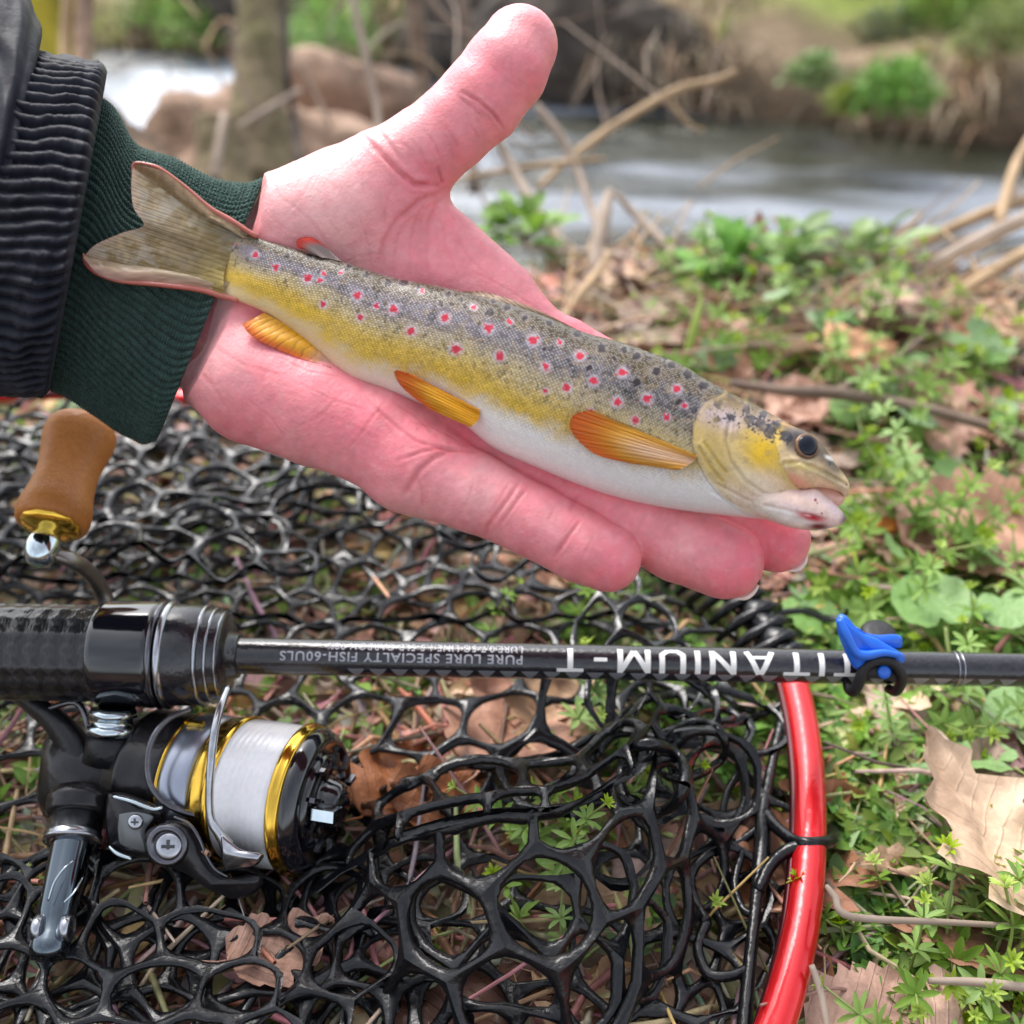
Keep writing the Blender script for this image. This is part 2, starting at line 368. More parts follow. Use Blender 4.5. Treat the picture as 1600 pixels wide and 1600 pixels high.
def cam_to_world(V): return CAM+V[:, :1]*RGT+V[:, 1:2]*UP-V[:, 2:]*FWD
PERSON = thing('person', 'person in black padded jacket and green knit cuff holding out an open palm', 'person', tuple(P(100, 400, .29)))
def build_hand():
    V, Q, N = hand_mesh()
    px = 800+F*V[:, 0]/-V[:, 2]; py = 800-F*V[:, 1]/-V[:, 2]; front = N[:, 2] > -.15
    disp = np.zeros(len(V)); red = np.zeros(len(V))
    creases = [  # polyline px, width px, depth mm, redness
     ([(722, 143), (748, 158), (770, 178), (786, 200)], 5, .75, .5), ([(714, 150), (738, 168), (755, 185)], 4, .35, .3),
     ([(694, 195), (706, 212), (716, 232)], 4, .25, .2), ([(728, 190), (742, 206), (748, 218)], 4, .25, .2),
     ([(570, 215), (595, 240), (622, 268), (648, 288), (684, 291)], 8, .9, .55), ([(592, 205), (612, 228), (628, 250)], 5, .4, .3), ([(684, 262), (690, 285), (684, 292)], 5, .6, .5),
     ([(610, 225), (630, 225), (650, 240)], 4, .2, .2),
     ([(690, 300), (655, 315), (620, 345), (600, 380), (590, 430)], 9, .5, .3),
     ([(690, 305), (670, 350), (665, 400), (670, 440)], 7, .25, .25), ([(655, 330), (640, 380), (640, 430)], 4, .15, .2), ([(625, 360), (615, 400), (612, 430)], 4, .15, .2), ([(690, 340), (695, 380), (715, 430)], 4, .15, .2),
     ([(705, 350), (730, 400), (770, 440)], 4, .15, .2), ([(610, 300), (602, 330), (602, 360)], 5, .2, .2),
     ([(430, 300), (480, 340), (520, 390)], 5, .15, .15), ([(500, 260), (470, 310), (440, 340)], 4, .12, .1), ([(410, 330), (450, 360), (500, 380)], 4, .12, .1),
     ([(708, 703), (680, 715), (655, 735), (640, 760), (632, 775)], 9, .55, .5), ([(720, 706), (690, 700), (660, 706), (620, 720)], 5, .4, .45),
     ([(575, 625), (600, 650), (650, 690), (700, 703), (745, 706)], 5, .45, .45), ([(600, 628), (570, 670), (545, 700)], 4, .2, .25), ([(590, 640), (620, 690)], 4, .2, .2),
     ([(540, 610), (500, 650), (460, 670)], 4, .15, .15), ([(610, 625), (650, 650), (690, 690)], 4, .2, .2),
     ([(812, 755), (790, 785), (762, 822), (760, 835)], 6, .5, .5), ([(826, 760), (802, 790), (775, 828)], 5, .4, .45), ([(798, 750), (780, 780), (765, 805)], 4, .2, .3),
     ([(908, 812), (888, 838), (868, 868)], 6, .55, .5), ([(900, 808), (880, 835)], 4, .2, .3),
     ([(905, 770), (890, 800)], 5, .3, .3), ([(1010, 800), (985, 850)], 4, .2, .2),
     ([(740, 745), (735, 770), (725, 795)], 3, .25, .3), ([(870, 790), (855, 815)], 3, .2, .25), ([(930, 830), (918, 855), (905, 880)], 3, .2, .2), ([(760, 95), (785, 120), (812, 140)], 3, .15, .2), ([(660, 200), (680, 225), (688, 250)], 3, .25, .3), ([(640, 215), (660, 240), (668, 262)], 3, .2, .25), ([(540, 230), (560, 270), (572, 310)], 3, .2, .2), ([(520, 420), (560, 400), (610, 395)], 3, .15, .2), ([(560, 330), (575, 380), (580, 420)], 3, .15, .2), ([(470, 600), (520, 625), (570, 640)], 3, .25, .25), ([(480, 640), (540, 660), (600, 690)], 3, .2, .2), ([(380, 620), (420, 650), (450, 690)], 3, .2, .2), ([(440, 560), (480, 580), (540, 590)], 3, .2, .2), ([(640, 660), (670, 665), (720, 690)], 3, .25, .25), ([(650, 740), (660, 770), (660, 795)], 3, .25, .25), ([(730, 420), (790, 450), (850, 490)], 3, .15, .2),
     ([(290, 560), (330, 600), (360, 650)], 6, .15, .1), ([(330, 540), (380, 570), (450, 590)], 5, .15, .1)]
    for line, w, dep, rd in creases:
        d, t = seg_dist(px, py, line); fade = np.minimum(1, 4*np.minimum(t, 1-t)+.25); k = front
        wob = .75+.5*vnoise(px/14, py/14, 3)
        disp -= np.where(k, np.exp(-(d/(w*.44))**2)*dep*.80*fade*wob, 0); disp += np.where(k, np.exp(-((d-w)/(w*.6))**2)*dep*.22*fade, 0); red += np.where(k, np.exp(-(d/(w*.7))**2)*rd*fade, 0)
    # fine skin lines + soft lumps
    a = fbm(px/60, py/60, 5); lump = (a-.5)*.9*sstep(px, 150, 350)
    disp += lump*.5+(vnoise(px/5, py/5, 9)-.5)*.06+(vnoise((px*.8+py*.6)/3.2, (py*.8-px*.6)/9, 21)-.5)*.07
    disp += (vnoise((px*.3+py*.1)/3., (py)/40, 33)-.5)*.16*((px > 560)*(px < 760)*(py > 330)*(py < 470))
    V = V+N*(disp*front)[:, None]/1000
    ey = np.array([250, 283, 330, 380, 450, 520, 600, 668, 720]); exx = np.array([400, 411, 404, 396, 372, 342, 300, 256, 225]); inside_cuff = np.interp(py, ey, exx)+6-px
    V = V-N*(np.clip(inside_cuff/55, 0, 1)*.0085)[:, None]
    # pigment: paler pads, redder tips and folds
    base = np.array([.84, .29, .315]); pale = np.array([.90, .53, .51]); rose = np.array([.80, .155, .215]); deep = np.array([.60, .11, .13])
    c = np.repeat(base[None], len(V), 0)
    def blob(x, y, r, s=1): return np.exp(-(((px-x)**2+(py-y)**2)/r**2))*s
    wp = np.clip(blob(490, 300, 90)+blob(540, 400, 60, .4)+blob(760, 760, 50, .7)+blob(850, 815, 32, .6)+blob(640, 800, 45, .5)+blob(470, 720, 60, .4)+blob(330, 560, 60, .45)+blob(930, 845, 26, .3)+blob(1070, 850, 26, .35)+blob(640, 200, 36, .35)+blob(805, 60, 40, .3)+blob(615, 205, 25, .4), 0, 1)
    wr = np.clip(blob(960, 885, 45, .75)+blob(1150, 890, 60, .8)+blob(1225, 845, 60, .9)+blob(790, 110, 55, .45)+blob(850, 110, 30, .4)+blob(690, 255, 50, .5)+blob(640, 290, 35, .5)+blob(560, 640, 60, .5)+blob(430, 560, 60, .3)+blob(620, 690, 60, .55)+blob(830, 830, 20, .3)+blob(500, 660, 60, .35)+blob(900, 500, 90, .6)+blob(720, 680, 40, .7)+blob(880, 740, 120, .6)+blob(980, 540, 60, .7)+blob(380, 690, 60, .35)+blob(660, 400, 70, .3), 0, 1)
    mott = fbm(px/22, py/22, 40); mott2 = fbm(px/7, py/7, 44)
    c += (pale-c)*(wp*.85)[:, None]; c += (rose-c)*(wr*.8*(.6+.8*mott))[:, None].clip(0, 1)
    c += (deep-c)*np.clip(red*.85, 0, .7)[:, None]
    c += (pale-c)*(sstep(fbm(px/13, py/13, 47), .52, .70)*.12)[:, None]; c += (rose-c)*(sstep(fbm(px/17, py/17, 48), .52, .72)*.16)[:, None]
    fl = np.abs(np.sin(px*.10+py*.55+6*fbm(px/40, py/40, 52)))*(fbm(px/18, py/18, 53)); c += (deep-c)*(sstep(1-np.abs(fl-.5)*9, .5, 1)*.10)[:, None]
    c *= (1+.26*(mott-.5)+.16*(mott2-.5))[:, None]; c[:, 1:] *= (1-.14*(fbm(px/35, py/35, 50)-.5))[:, None]
    Wv = cam_to_world(V)
    m = mat('skin', attr=True, rough=.48, spec=.4, sss=.22, coat=.2, bump=[('noise', 1500, .00007), ('voronoi', 1300, .00006), ('noise', 300, .00013)])
    m.node_tree.nodes['Principled BSDF'].inputs['Coat Roughness'].default_value = .3
    o = mesh_np('hand', Wv, Q, m, PERSON, c)
    return o
build_hand()
# nails: only the rim of the middle finger's and the ring finger's nail shows past the tips
nm = mat('nail', (.86, .72, .66), .25, coat=.4, noise=[(300, .3, (.8, .75, .72), (1, 1, 1))])
def nail(line, d, name='fingernail'):
    q = smooth_line(line, 6); vs = []; fs = []; n = len(q)
    for i, a in enumerate(q):
        w = math.sin(math.pi*(i+.6)/(n+.2)); nx, ny = a[2], a[3]
        for j, (o, dz) in enumerate(((-6, .002), (-2, .0008), (3.5*w, .0010), (4*w, .0016), (0, .0036), (-6, .0045))): vs.append(P(a[0]+nx*o, a[1]+ny*o, d+dz))
    for i in range(n-1):
        for j in range(5): fs.append((i*6+j, i*6+j+1, (i+1)*6+j+1, (i+1)*6+j))
    return mesh(name, vs, fs, nm, PERSON)
nail([(1262, 868, .95, .3), (1257, 880, .85, .5), (1246, 890, .6, .8), (1232, 893, .3, .95)], HB(842)+.0135)
nail([(1186, 915, .8, .6), (1178, 925, .6, .8), (1166, 934, .35, .93), (1152, 937, .05, 1)], HB(877)+.0085)
# ---------------------------------------------------------------- cuffs
def sleeve(name, secs, m, ribs, amp, nS=220, nA=900, skew=0, wr=None, extra=None, lip=True, ex=.62):
    # secs: (s, topx, topy, botx, boty, centre depth, half thickness mm)
    secs = np.array(secs, float); s = np.linspace(0, 1, nS); K = ninterp(s, secs[:, 0], secs[:, 1:])
    a = np.linspace(0, 2*np.pi, nA, endpoint=False); S, A = np.meshgrid(s, a, indexing='ij')
    top = K[:, 0:2]; bot = K[:, 2:4]; mid = (top+bot)/2; hv = (top-bot)/2
    ca, sa = np.cos(A), np.sin(A)
    rib = np.abs(np.sin(ribs*(A+skew*S)/2+wr(S, A) if wr is not None else ribs*(A+skew*S)/2)); rib = rib**.62
    hz = K[:, 5]/1000; e = (rib-.5)*amp/1000
    if extra is not None: e = e+extra(S, A)/1000
    D = K[:, 4][:, None]-np.sign(sa)*np.abs(sa)**ex*(hz[:, None]+e); sc = D/F
    X = mid[:, :1]+hv[:, :1]*ca*(1+e/(np.linalg.norm(hv, axis=1)[:, None]*sc)); Y = mid[:, 1:]+hv[:, 1:]*ca*(1+e/(np.linalg.norm(hv, axis=1)[:, None]*sc))
    V = P(X, Y, D).reshape(-1, 3); i, j = np.meshgrid(np.arange(nS-1), np.arange(nA), indexing='ij'); j2 = (j+1) % nA
    Q = np.stack([i*nA+j, i*nA+j2, (i+1)*nA+j2, (i+1)*nA+j], -1).reshape(-1, 4)
    return mesh_np(name, V, Q, m, PERSON)
knit = mat('green_knit', (.042, .086, .072), .95, spec=.2, sheen=.1, noise=[(500, .6, (.55, .55, .55), (1.25, 1.25, 1.25)), (60, .4, (.75, .8, .8), (1.15, 1.1, 1.1))], bump=[('noise', 1600, .0006), ('voronoi', 1100, .0004)])
def knit_extra(S, A):
    e = -2.5*np.exp(-((A-.9)/.25)**2)*np.exp(-((S-.55)/.3)**2)+1.6*(fbm(S*4, A*2.2+40, 8)-.5)
    e += .25*np.sin(S*420)*1.0
    e -= 1.5*sstep(S, .96, 1.0)**2
    return e
sleeve('knit_cuff', [(0, 120, 150, 40, 600, .296, 30), (.25, 178, 168, 100, 615, .295, 31), (.42, 212, 226, 140, 640, .294, 31), (.62, 275, 250, 175, 664, .292, 30), (.8, 335, 282, 205, 682, .291, 29), (.92, 385, 290, 233, 690, .290, 28), (.985, 411, 283, 250, 677, .289, 28), (1, 410, 287, 252, 668, .289, 27.5)],
       knit, 96, 1.15, skew=-.25, wr=lambda S, A: 1.0*(fbm(S*2, A*1.5, 77)-.5)*3, extra=knit_extra)
pad = mat('black_padding', (.010, .011, .019), .58, spec=.2, sheen=.05, noise=[(90, .5, (.7, .7, .75), (1.3, 1.3, 1.35))], bump=[('noise', 500, .00015), ('noise', 120, .0003)])
sleeve('jacket_cuff', [(0, -140, 30, -230, 560, .290, 38), (.35, -20, 62, -90, 600, .289, 40), (.6, 60, 85, -10, 612, .288, 41), (.85, 130, 98, 50, 615, .287, 40), (.96, 160, 108, 74, 610, .287, 38), (1, 166, 122, 80, 598, .288, 33)],
       pad, 74, 2.6, skew=.12, wr=lambda S, A: 1.2*(fbm(S*3.5, A*2.5, 71)-.5)*2+.5*np.sin(S*14+A*3), extra=lambda S, A: 3.0*(fbm(S*5, A*5, 13)-.5)+.7*(fbm(S*26, A*16, 15)-.5)-5*np.exp(-((S-.38)/.05)**2)*.5)
sleeve('jacket_sleeve', [(0, -220, -160, -300, 520, .30, 46), (.5, -110, -150, -160, 560, .30, 47), (.8, 20, -40, -90, 590, .296, 45), (.93, 52, 20, -60, 590, .292, 42), (.985, 62, 72, -40, 560, .29, 33), (1, 50, 100, -30, 500, .29, 22)],
       pad, 5, 1.2, nS=90, nA=200, wr=lambda S, A: 2*fbm(S*2, A, 5), extra=lambda S, A: 6*(fbm(S*4, A*2.4, 18)-.5))
# ================================================================ TROUT
TROUT = thing('brown_trout', 'brown trout with red spots and golden flank lying across the open palm', 'fish', tuple(P(760, 560, .262)))
FT = [((370,354),(330,456)), ((402,371),(365,468)), ((447,385),(405,484)), ((500,400),(452,513)), ((550,413),(497,552)), ((610,433),(545,590)), ((665,443),(600,609)), ((720,455),(655,630)), ((780,470),(715,656)), ((844,491),(770,699)),
      ((912,519),(835,729)), ((965,533),(890,752)), ((1015,550),(947,772)), ((1062,568),(1006,787)), ((1105,594),(1062,797)), ((1147,616),(1112,803)), ((1183,634),(1160,808)), ((1231,661),(1208,812)), ((1262,676),(1243,806))]
FTH = [0.9, 2.0, 3.4, 4.8, 6.2, 7.4, 8.2, 8.9, 9.6, 10.2, 10.6, 10.8, 10.8, 10.5, 10.1, 9.5, 8.6, 6.8, 2.5]      # half thickness, mm
FD = lambda x: .2605 - 7e-6*np.maximum(x-700, -60) + 1.1e-8*np.maximum(x-760, -150)**2*.5                    # depth of the mid plane
def fish_uv(px, py):                                      # approximate body coordinates of image points (s along 0..1, t: +1 back .. -1 belly)
    top = np.array([a for a, b in FT], float); bot = np.array([b for a, b in FT], float); n = len(FT); s = np.linspace(0, 1, 400)
    T = ninterp(s, np.linspace(0, 1, n), top); B = ninterp(s, np.linspace(0, 1, n), bot)
    px = np.asarray(px, float); py = np.asarray(py, float); out = []
    for x, y in zip(px.ravel(), py.ravel()):
        ax = T-B; t = ((x-B[:, 0])*ax[:, 0]+(y-B[:, 1])*ax[:, 1])/(ax**2).sum(1); d = np.abs((x-B[:, 0])*ax[:, 1]-(y-B[:, 1])*ax[:, 0]); k = d.argmin(); out.append((s[k], 2*t[k]-1))
    return np.array(out)
RED = [(362,381,5),(399,398,6),(431,417,6),(481,435,8),(501,438,5),(505,476,6),(505,427,4),(558,462,8),(563,496,6),(588,478,5),(615,483,8),(643,517,8),(695,497,8),(712,545,9),(740,480,5),(763,513,8),(780,557,8),(797,503,5),(833,532,9),(875,535,5),(906,556,8),(853,573,7),(853,611,5),(886,606,7),(928,595,8),(973,582,8),(964,628,8),(1011,623,8),(1042,652,6),(992,657,7),(1058,608,7),(924,644,6),(1070,634,5),(659,455,4),(533,426,4)]
BLK = [(449,399,5),(484,400,6),(543,418,6),(572,430,6),(606,441,7),(632,442,8),(655,452,6),(700,460,6),(741,478,6),(765,488,7),(793,480,7),(820,497,6),(858,505,5),(903,520,8),(940,544,8),(975,546,6),(996,556,7),(1017,549,6),(1026,580,8),(1049,570,6),(1075,585,8),(1099,603,9),(995,597,8),(1062,628,7),(1068,637,6),(880,500,5),(920,575,5),(960,560,4),(850,545,4),(690,475,5),(770,470,5),(720,468,5),(1040,560,5),(980,575,5)]
HBLK = [(1143,652,8),(1122,630,9),(1120,655,7),(1172,655,12),(1188,662,13),(1205,672,14),(1215,662,9),(1238,683,14),(1085,650,5),(1165,640,8),(1192,648,8),(1250,700,14),(1262,690,10),(1297,705,9)]
def body_colour(px, py, s, t, headx):
    n1 = fbm(px/30, py/30, 61, 4); n2 = fbm(px/9, py/9, 62); n3 = vnoise(px/2.3, py/2.3, 63)
    grey = np.array([.125, .112, .115]); lil = np.array([.215, .185, .215]); olive = np.array([.15, .095, .028]); gold = np.array([.72, .46, .04]); goldp = np.array([.56, .43, .19]); white = np.array([.86, .83, .80]); back = np.array([.060, .042, .018])
    tb = t+.26*(n1-.5)+.12*(n2-.5)
    c = np.repeat(lil[None], len(px), 0)
    f = lambda w: np.clip(w, 0, 1)[:, None]
    c += (grey-c)*f(sstep(s, .35, .75)*.8); c += (np.array([.085, .07, .06])-c)*f(sstep(s, .40, .8)*sstep(n1, .40, .60)*sstep(tb, .0, .4)*.8); c += (np.array([.36, .25, .12])-c)*f(sstep(n2, .55, .75)*sstep(tb, -.1, .4)*.45)
    c += (olive-c)*f(sstep(tb, .52, .85)*.75); c += (back-c)*f(sstep(tb, .66, .92)*.9)
    g0 = .12-.16*sstep(s, .45, .9); c += (goldp-c)*f(sstep(-tb, -g0-.38, -g0+.12)*.85); c += (gold-c)*f(sstep(-tb, -g0-.04, -g0+.42)*(.55+.6*n1)*(1-.55*sstep(s, .60, .85)))
    wl = -.62+.22*sstep(s, .30, .60)-.0*s; wl = wl+.06*sstep(s, .6, .9)
    c += (white-c)*f(sstep(-tb, -wl-.16, -wl+.24)*(.35+.65*sstep(s, .18, .42)))
    c += (np.array([.74, .78, .82])-c)*f(sstep(-t, .55, .8)*sstep(s, .5, .7)*.3)
    c += (np.array([.33, .25, .11])-c)*f(sstep(-s, -.05, -.005)*.5)
    sp_ = vnoise(px/3.4, py/3.4, 66)*vnoise(px/7, py/7, 67); c *= (1-.55*sstep(sp_, .34, .55)*sstep(t, -.45, .1))[:, None]
    bl_ = sstep(t, -.75, -.3); c *= (1+(.08+.32*bl_)*(n2-.5)+(.04+.30*bl_)*(n3-.5))[:, None]
    return c
def spots(c, px, py, lst, core, halo, hr=2.2, hs=.75, irr=.62):
    ang_n = fbm(px/3.0, py/3.0, 71, 2)
    for k, (x, y, r) in enumerate(lst):
        r = r*(1.05 if hr > 1.7 else 1.15)
        d = np.hypot((px-x), (py-y)*1.05); sel = d < r*hr*1.6
        if halo is not None:
            w = np.exp(-(d[sel]/(r*hr*.72))**4)*hs; c[sel] += (halo-c[sel])*w[:, None]
        w = 1-sstep(d[sel]*(1+irr*2*(ang_n[sel]-.5)), r*.58, r*.90); c[sel] += (core-c[sel])*(w*.93)[:, None]
    return c
def build_trout():
    n = len(FT); nS = 1100; nF = 300; nB = 40
    s = np.linspace(0, 1, nS); xs = np.linspace(0, 1, n)
    T = ninterp(s, xs, [a for a, b in FT]); B = ninterp(s, xs, [b for a, b in FT]); TH = ninterp(s, xs, FTH)
    # round the snout end shut inside the jaws
    a = np.concatenate([np.linspace(0, np.pi, nF), np.linspace(np.pi, 2*np.pi, nB+2)[1:-1]]); S, A = np.meshgrid(s, a, indexing='ij')
    t = np.cos(A); q = np.sin(A); prof = np.sign(q)*np.abs(q)**.86
    mid = (T+B)/2; hv = (T-B)/2
    X = mid[:, :1]+hv[:, :1]*t; Y = mid[:, 1:]+hv[:, 1:]*t
    D = FD(X)-prof*TH[:, None]/1000
    x = X.ravel(); y = Y.ravel(); sf = S.ravel(); tf = t.ravel(); fr = (q > -1e-6).ravel()
    # relief: gill cover, cheek, lateral line, scales
    rel = np.zeros(x.size)
    head = [(1128,612),(1098,628),(1082,655),(1080,690),(1090,722),(1106,752),(1130,780),(1160,800),(1192,813)]     # rear edge of gill cover
    dh, ph = seg_dist(x, y, head); inside = in_poly(x, y, head+[(1400, 830), (1400, 560), (1150, 600)])
    rel += np.where(inside, 0.24*np.exp(-dh/26), 0)-.10*np.exp(-(dh/2.2)**2)
    for line, w, dep in [([(1140,655),(1134,690),(1143,722),(1165,752),(1200,775)], 3, .35), ([(1093,700),(1110,730),(1128,752)], 2.5, .3), ([(1101,692),(1118,718),(1134,738)], 2.5, .25), ([(1112,768),(1150,790),(1200,805)], 2.5, .3), ([(1120,756),(1160,778),(1215,800)], 2.5, .3), ([(1128,612),(1150,640),(1148,668)], 2.5, .15), ([(1160,700),(1200,740),(1228,752)], 4, .12)]:
        d, p = seg_dist(x, y, line); rel -= .6*dep*np.exp(-(d/w)**2)-.3*dep*np.exp(-((d-w*2)/(w*1.5))**2)
    d, p = seg_dist(x, y, [(1256, 697), (1257, 697)]); rel -= .9*np.exp(-(d/24)**2)-1.1*np.exp(-((d-28)/6)**2)*.35
    body = 1-sstep(np.where(inside, dh, 0), 0, 3)
    # scales in body coordinates
    L = sf*1010; lw = np.repeat(np.linalg.norm(T-B, axis=1), len(a)); arc = np.repeat(np.arccos(np.clip(t[0], -1, 1))[None], nS, 0).ravel()*lw/2
    u = L/5.4; v = arc/3.7; row = np.floor(v); uu = u+.5*(row % 2)+.25*np.sin(L/80); fu = uu-np.floor(uu); fv = v-row
    scale = (1-((fu-.5)*2)**2*.6-((fv-.5)*2)**2*.55); rnd = vnoise(np.floor(uu)*3.7, row*5.1, 81)
    samp = sstep(sf, .02, .10)*(1-.65*sstep(-tf, .35, .75))*body*fr
    rel += .10*scale*samp+.03*rnd*samp
    dl, _ = seg_dist(x, y, [(352,404),(450,425),(560,470),(700,520),(850,565),(1000,618),(1080,655)]); rel -= .06*np.exp(-(dl/2.5)**2)*body
    rel += .5*(fbm(x/45, y/45, 90)-.5)*fr*.6
    D = D-(rel/1000*fr).reshape(D.shape)*np.maximum(q, .1)
    # end caps
    V = P(X, Y, D).reshape(-1, 3); nA = len(a)
    i, j = np.meshgrid(np.arange(nS-1), np.arange(nA), indexing='ij'); Q = np.stack([i*nA+j, i*nA+(j+1) % nA, (i+1)*nA+(j+1) % nA, (i+1)*nA+j], -1).reshape(-1, 4)
    c = body_colour(x, y, sf, tf, 0)
    edge = np.clip(1-scale, 0, 1); c *= (1-.72*(sstep(edge, .30, .85)*samp))[:, None]*(1+.22*(rnd-.5)*samp)[:, None]; c += (np.array([.80, .78, .74])-c)*(.55*sstep(scale, .80, 1)*samp*sstep(tf, -.3, .1)*(rnd > .35))[:, None]
    c = np.where((np.exp(-(dl/1.6)**2)*body)[:, None] > .5, c*.78, c)
    c = spots(c, x, y, [k for k in BLK], np.array([.018, .012, .016]), np.array([.40, .34, .32]), 1.6, .35, .6)
    c = spots(c, x, y, RED, np.array([.52, .006, .035]), np.array([.58, .52, .60]), 1.75, .62, .7)
    # head
    H_ = np.clip(np.where(inside, sstep(dh, 0, 5), 0), 0, 1); hc = np.repeat(np.array([.60, .42, .13])[None], x.size, 0)
    def bl(cx, cy, rx, ry, ang, col, w):
        ca, sa = math.cos(R(ang)), math.sin(R(ang)); dx, dy = x-cx, y-cy; e = ((dx*ca+dy*sa)/rx)**2+((-dx*sa+dy*ca)/ry)**2; return (col-hc)*(np.exp(-e**1.3)*w)[:, None]
    hn = fbm(x/12, y/12, 95, 4)
    hc += bl(1125, 650, 50, 26, 25, np.array([.58, .46, .50]), .9); hc += bl(1165, 790, 90, 22, 28, np.array([.70, .60, .47]), .9); hc += bl(1220, 790, 80, 26, 20, np.array([.80, .60, .54]), .9)
    hc += bl(1190, 705, 30, 34, 40, np.array([.80, .50, .02]), 1.0*.95); hc += bl(1170, 680, 16, 30, 30, np.array([.66, .45, .08]), .6); hc += bl(1150, 725, 22, 45, -20, np.array([.70, .53, .27]), .7); hc += bl(1110, 720, 16, 45, -25, np.array([.66, .53, .25]), .6)
    hc += bl(1205, 755, 34, 16, 30, np.array([.80, .58, .42]), .8)
    tt, pp = seg_dist(x, y, [(1105,594),(1147,616),(1183,634),(1231,661),(1268,678)]); hc += (np.array([.13, .09, .05])-hc)*(np.exp(-(tt/20)**2)*(.75+.5*hn)).clip(0, 1)[:, None]
    hc += (np.array([.62, .30, .12])-hc)*(np.exp(-(((x-1215)/22)**2+((y-657)/5)**2))*.6)[:, None]
    hc = spots(hc, x, y, HBLK, np.array([.055, .055, .07]), np.array([.42, .36, .40]), 1.5, .35, 1.0)
    ln, _ = seg_dist(x, y, [(1140,655),(1134,690),(1143,722),(1165,752),(1200,775)]); hc *= (1-.28*np.exp(-(ln/2.5)**2))[:, None]
    for l2 in ([(1093,700),(1110,730),(1128,752)], [(1101,692),(1118,718),(1134,738)]):
        ln, _ = seg_dist(x, y, l2); hc += (np.array([.50, .32, .03])-hc)*(np.exp(-(ln/3.5)**2)*.7)[:, None]
    hf = fbm(x/4, y/4, 99); hc += (c-hc)*(np.exp(-(tt/34)**2)*np.exp(-(dh/40)**2)*.8)[:, None]; hc += (np.array([.26, .19, .10])-hc)*(sstep(hn, .50, .72)*.45+sstep(hf, .58, .75)*.30)[:, None]; ge, _ = seg_dist(x, y, [(1128,612),(1098,628),(1082,655),(1080,690),(1090,722),(1106,752),(1130,780)]); hc += (np.array([.60, .44, .20])-hc)*(np.exp(-((ge-6)/4.)**2)*.22)[:, None]; hc += bl(1178, 752, 34, 14, 35, np.array([.80, .70, .52]), .6); hc += bl(1118, 690, 14, 40, -10, np.array([.42, .30, .10]), .45); hc *= (1+.38*(hn-.5)+.2*(hf-.5))[:, None]  # cream cheek patch paints a silvery highlight into the head colour
    c = c*(1-H_[:, None])+hc*H_[:, None]; c *= (1-.2*np.exp(-(dh/2.)**2))[:, None]
    # head end tucked in
    V0 = V.copy()
    jaws = []
    m = mat('trout_skin', attr=True, rough=.34, spec=.22, coat=.14, metal=.05, sss=.04, bump=[('noise', 1500, .00012)])
    # jaws are islands of the same mesh
    JU = [((1205,650),(1190,735)), ((1235,664),(1222,752)), ((1262,675),(1247,764)), ((1278,688),(1264,764)), ((1293,705),(1280,762)), ((1307,727),(1297,764)), ((1320,743),(1312,769)), ((1327,756),(1321,776)), ((1328,765),(1326,772))]
    JUt = [6.0, 6.6, 6.1, 5.5, 4.9, 4.1, 3.0, 1.8, .5]
    JL = [((1165,735),(1150,800)), ((1196,748),(1184,808)), ((1222,757),(1208,816)), ((1250,764),(1232,824)), ((1274,763),(1258,828)), ((1292,775),(1278,828)), ((1306,788),(1297,825)), ((1318,802),(1314,820)), ((1323,810),(1321,814))]
    JLt = [5.5, 6.9, 6.9, 6.2, 5.4, 4.6, 3.5, 2.0, .5]
    allV = [V0]; allQ = [Q]; allC = [c.clip(0.004, .95)]; off = len(V0)
    for k, (sec, th) in enumerate(((JU, JUt), (JL, JLt))):
        nn = 240; s2 = np.linspace(0, 1, nn); xs2 = np.linspace(0, 1, len(sec)); T2 = ninterp(s2, xs2, [a_ for a_, b_ in sec]); B2 = ninterp(s2, xs2, [b_ for a_, b_ in sec]); TH2 = ninterp(s2, xs2, th)
        a2 = np.linspace(0, 2*np.pi, 160, endpoint=False); S2, A2 = np.meshgrid(s2, a2, indexing='ij'); t2 = np.cos(A2); q2 = np.sin(A2)
        mid2 = (T2+B2)/2; hv2 = (T2-B2)/2; X2 = mid2[:, :1]+hv2[:, :1]*t2; Y2 = mid2[:, 1:]+hv2[:, 1:]*t2
        pr = np.sign(q2)*np.abs(q2)**(.7 if k else .8); D2 = FD(X2)-pr*TH2[:, None]/1000-.0004*(k == 0)
        x2 = X2.ravel(); y2 = Y2.ravel(); r2 = np.zeros(x2.size)
        if k == 0:
            d, _ = seg_dist(x2, y2, [(1256, 697), (1257, 697)]); r2 -= 1.3*np.exp(-(d/19)**2)-.45*np.exp(-((d-27)/6)**2)
            mx, _ = seg_dist(x2, y2, [(1225,725),(1250,722),(1285,737),(1322,757)]); r2 -= .4*np.exp(-(mx/2.5)**2)-.25*np.exp(-((mx-6)/4)**2)
            nsd = np.hypot(x2-1299, y2-722); r2 -= .5*np.exp(-(nsd/5)**2)
        else:
            mx, _ = seg_dist(x2, y2, [(1195,790),(1240,800),(1290,812)]); r2 -= .3*np.exp(-(mx/3)**2)
        r2 += .3*(fbm(x2/14, y2/14, 97)-.5)
        D2 = D2-(r2/1000).reshape(D2.shape)*np.maximum(q2, 0); allV.append(P(X2, Y2, D2).reshape(-1, 3))
        i, j = np.meshgrid(np.arange(nn-1), np.arange(160), indexing='ij'); allQ.append(off+np.stack([i*160+j, i*160+(j+1) % 160, (i+1)*160+(j+1) % 160, (i+1)*160+j], -1).reshape(-1, 4)); off += x2.size
        hn2 = fbm(x2/10, y2/10, 98, 4); cc = np.repeat(np.array([[.70, .52, .30]]) if k == 0 else np.array([[.82, .62, .59]]), x2.size, 0)
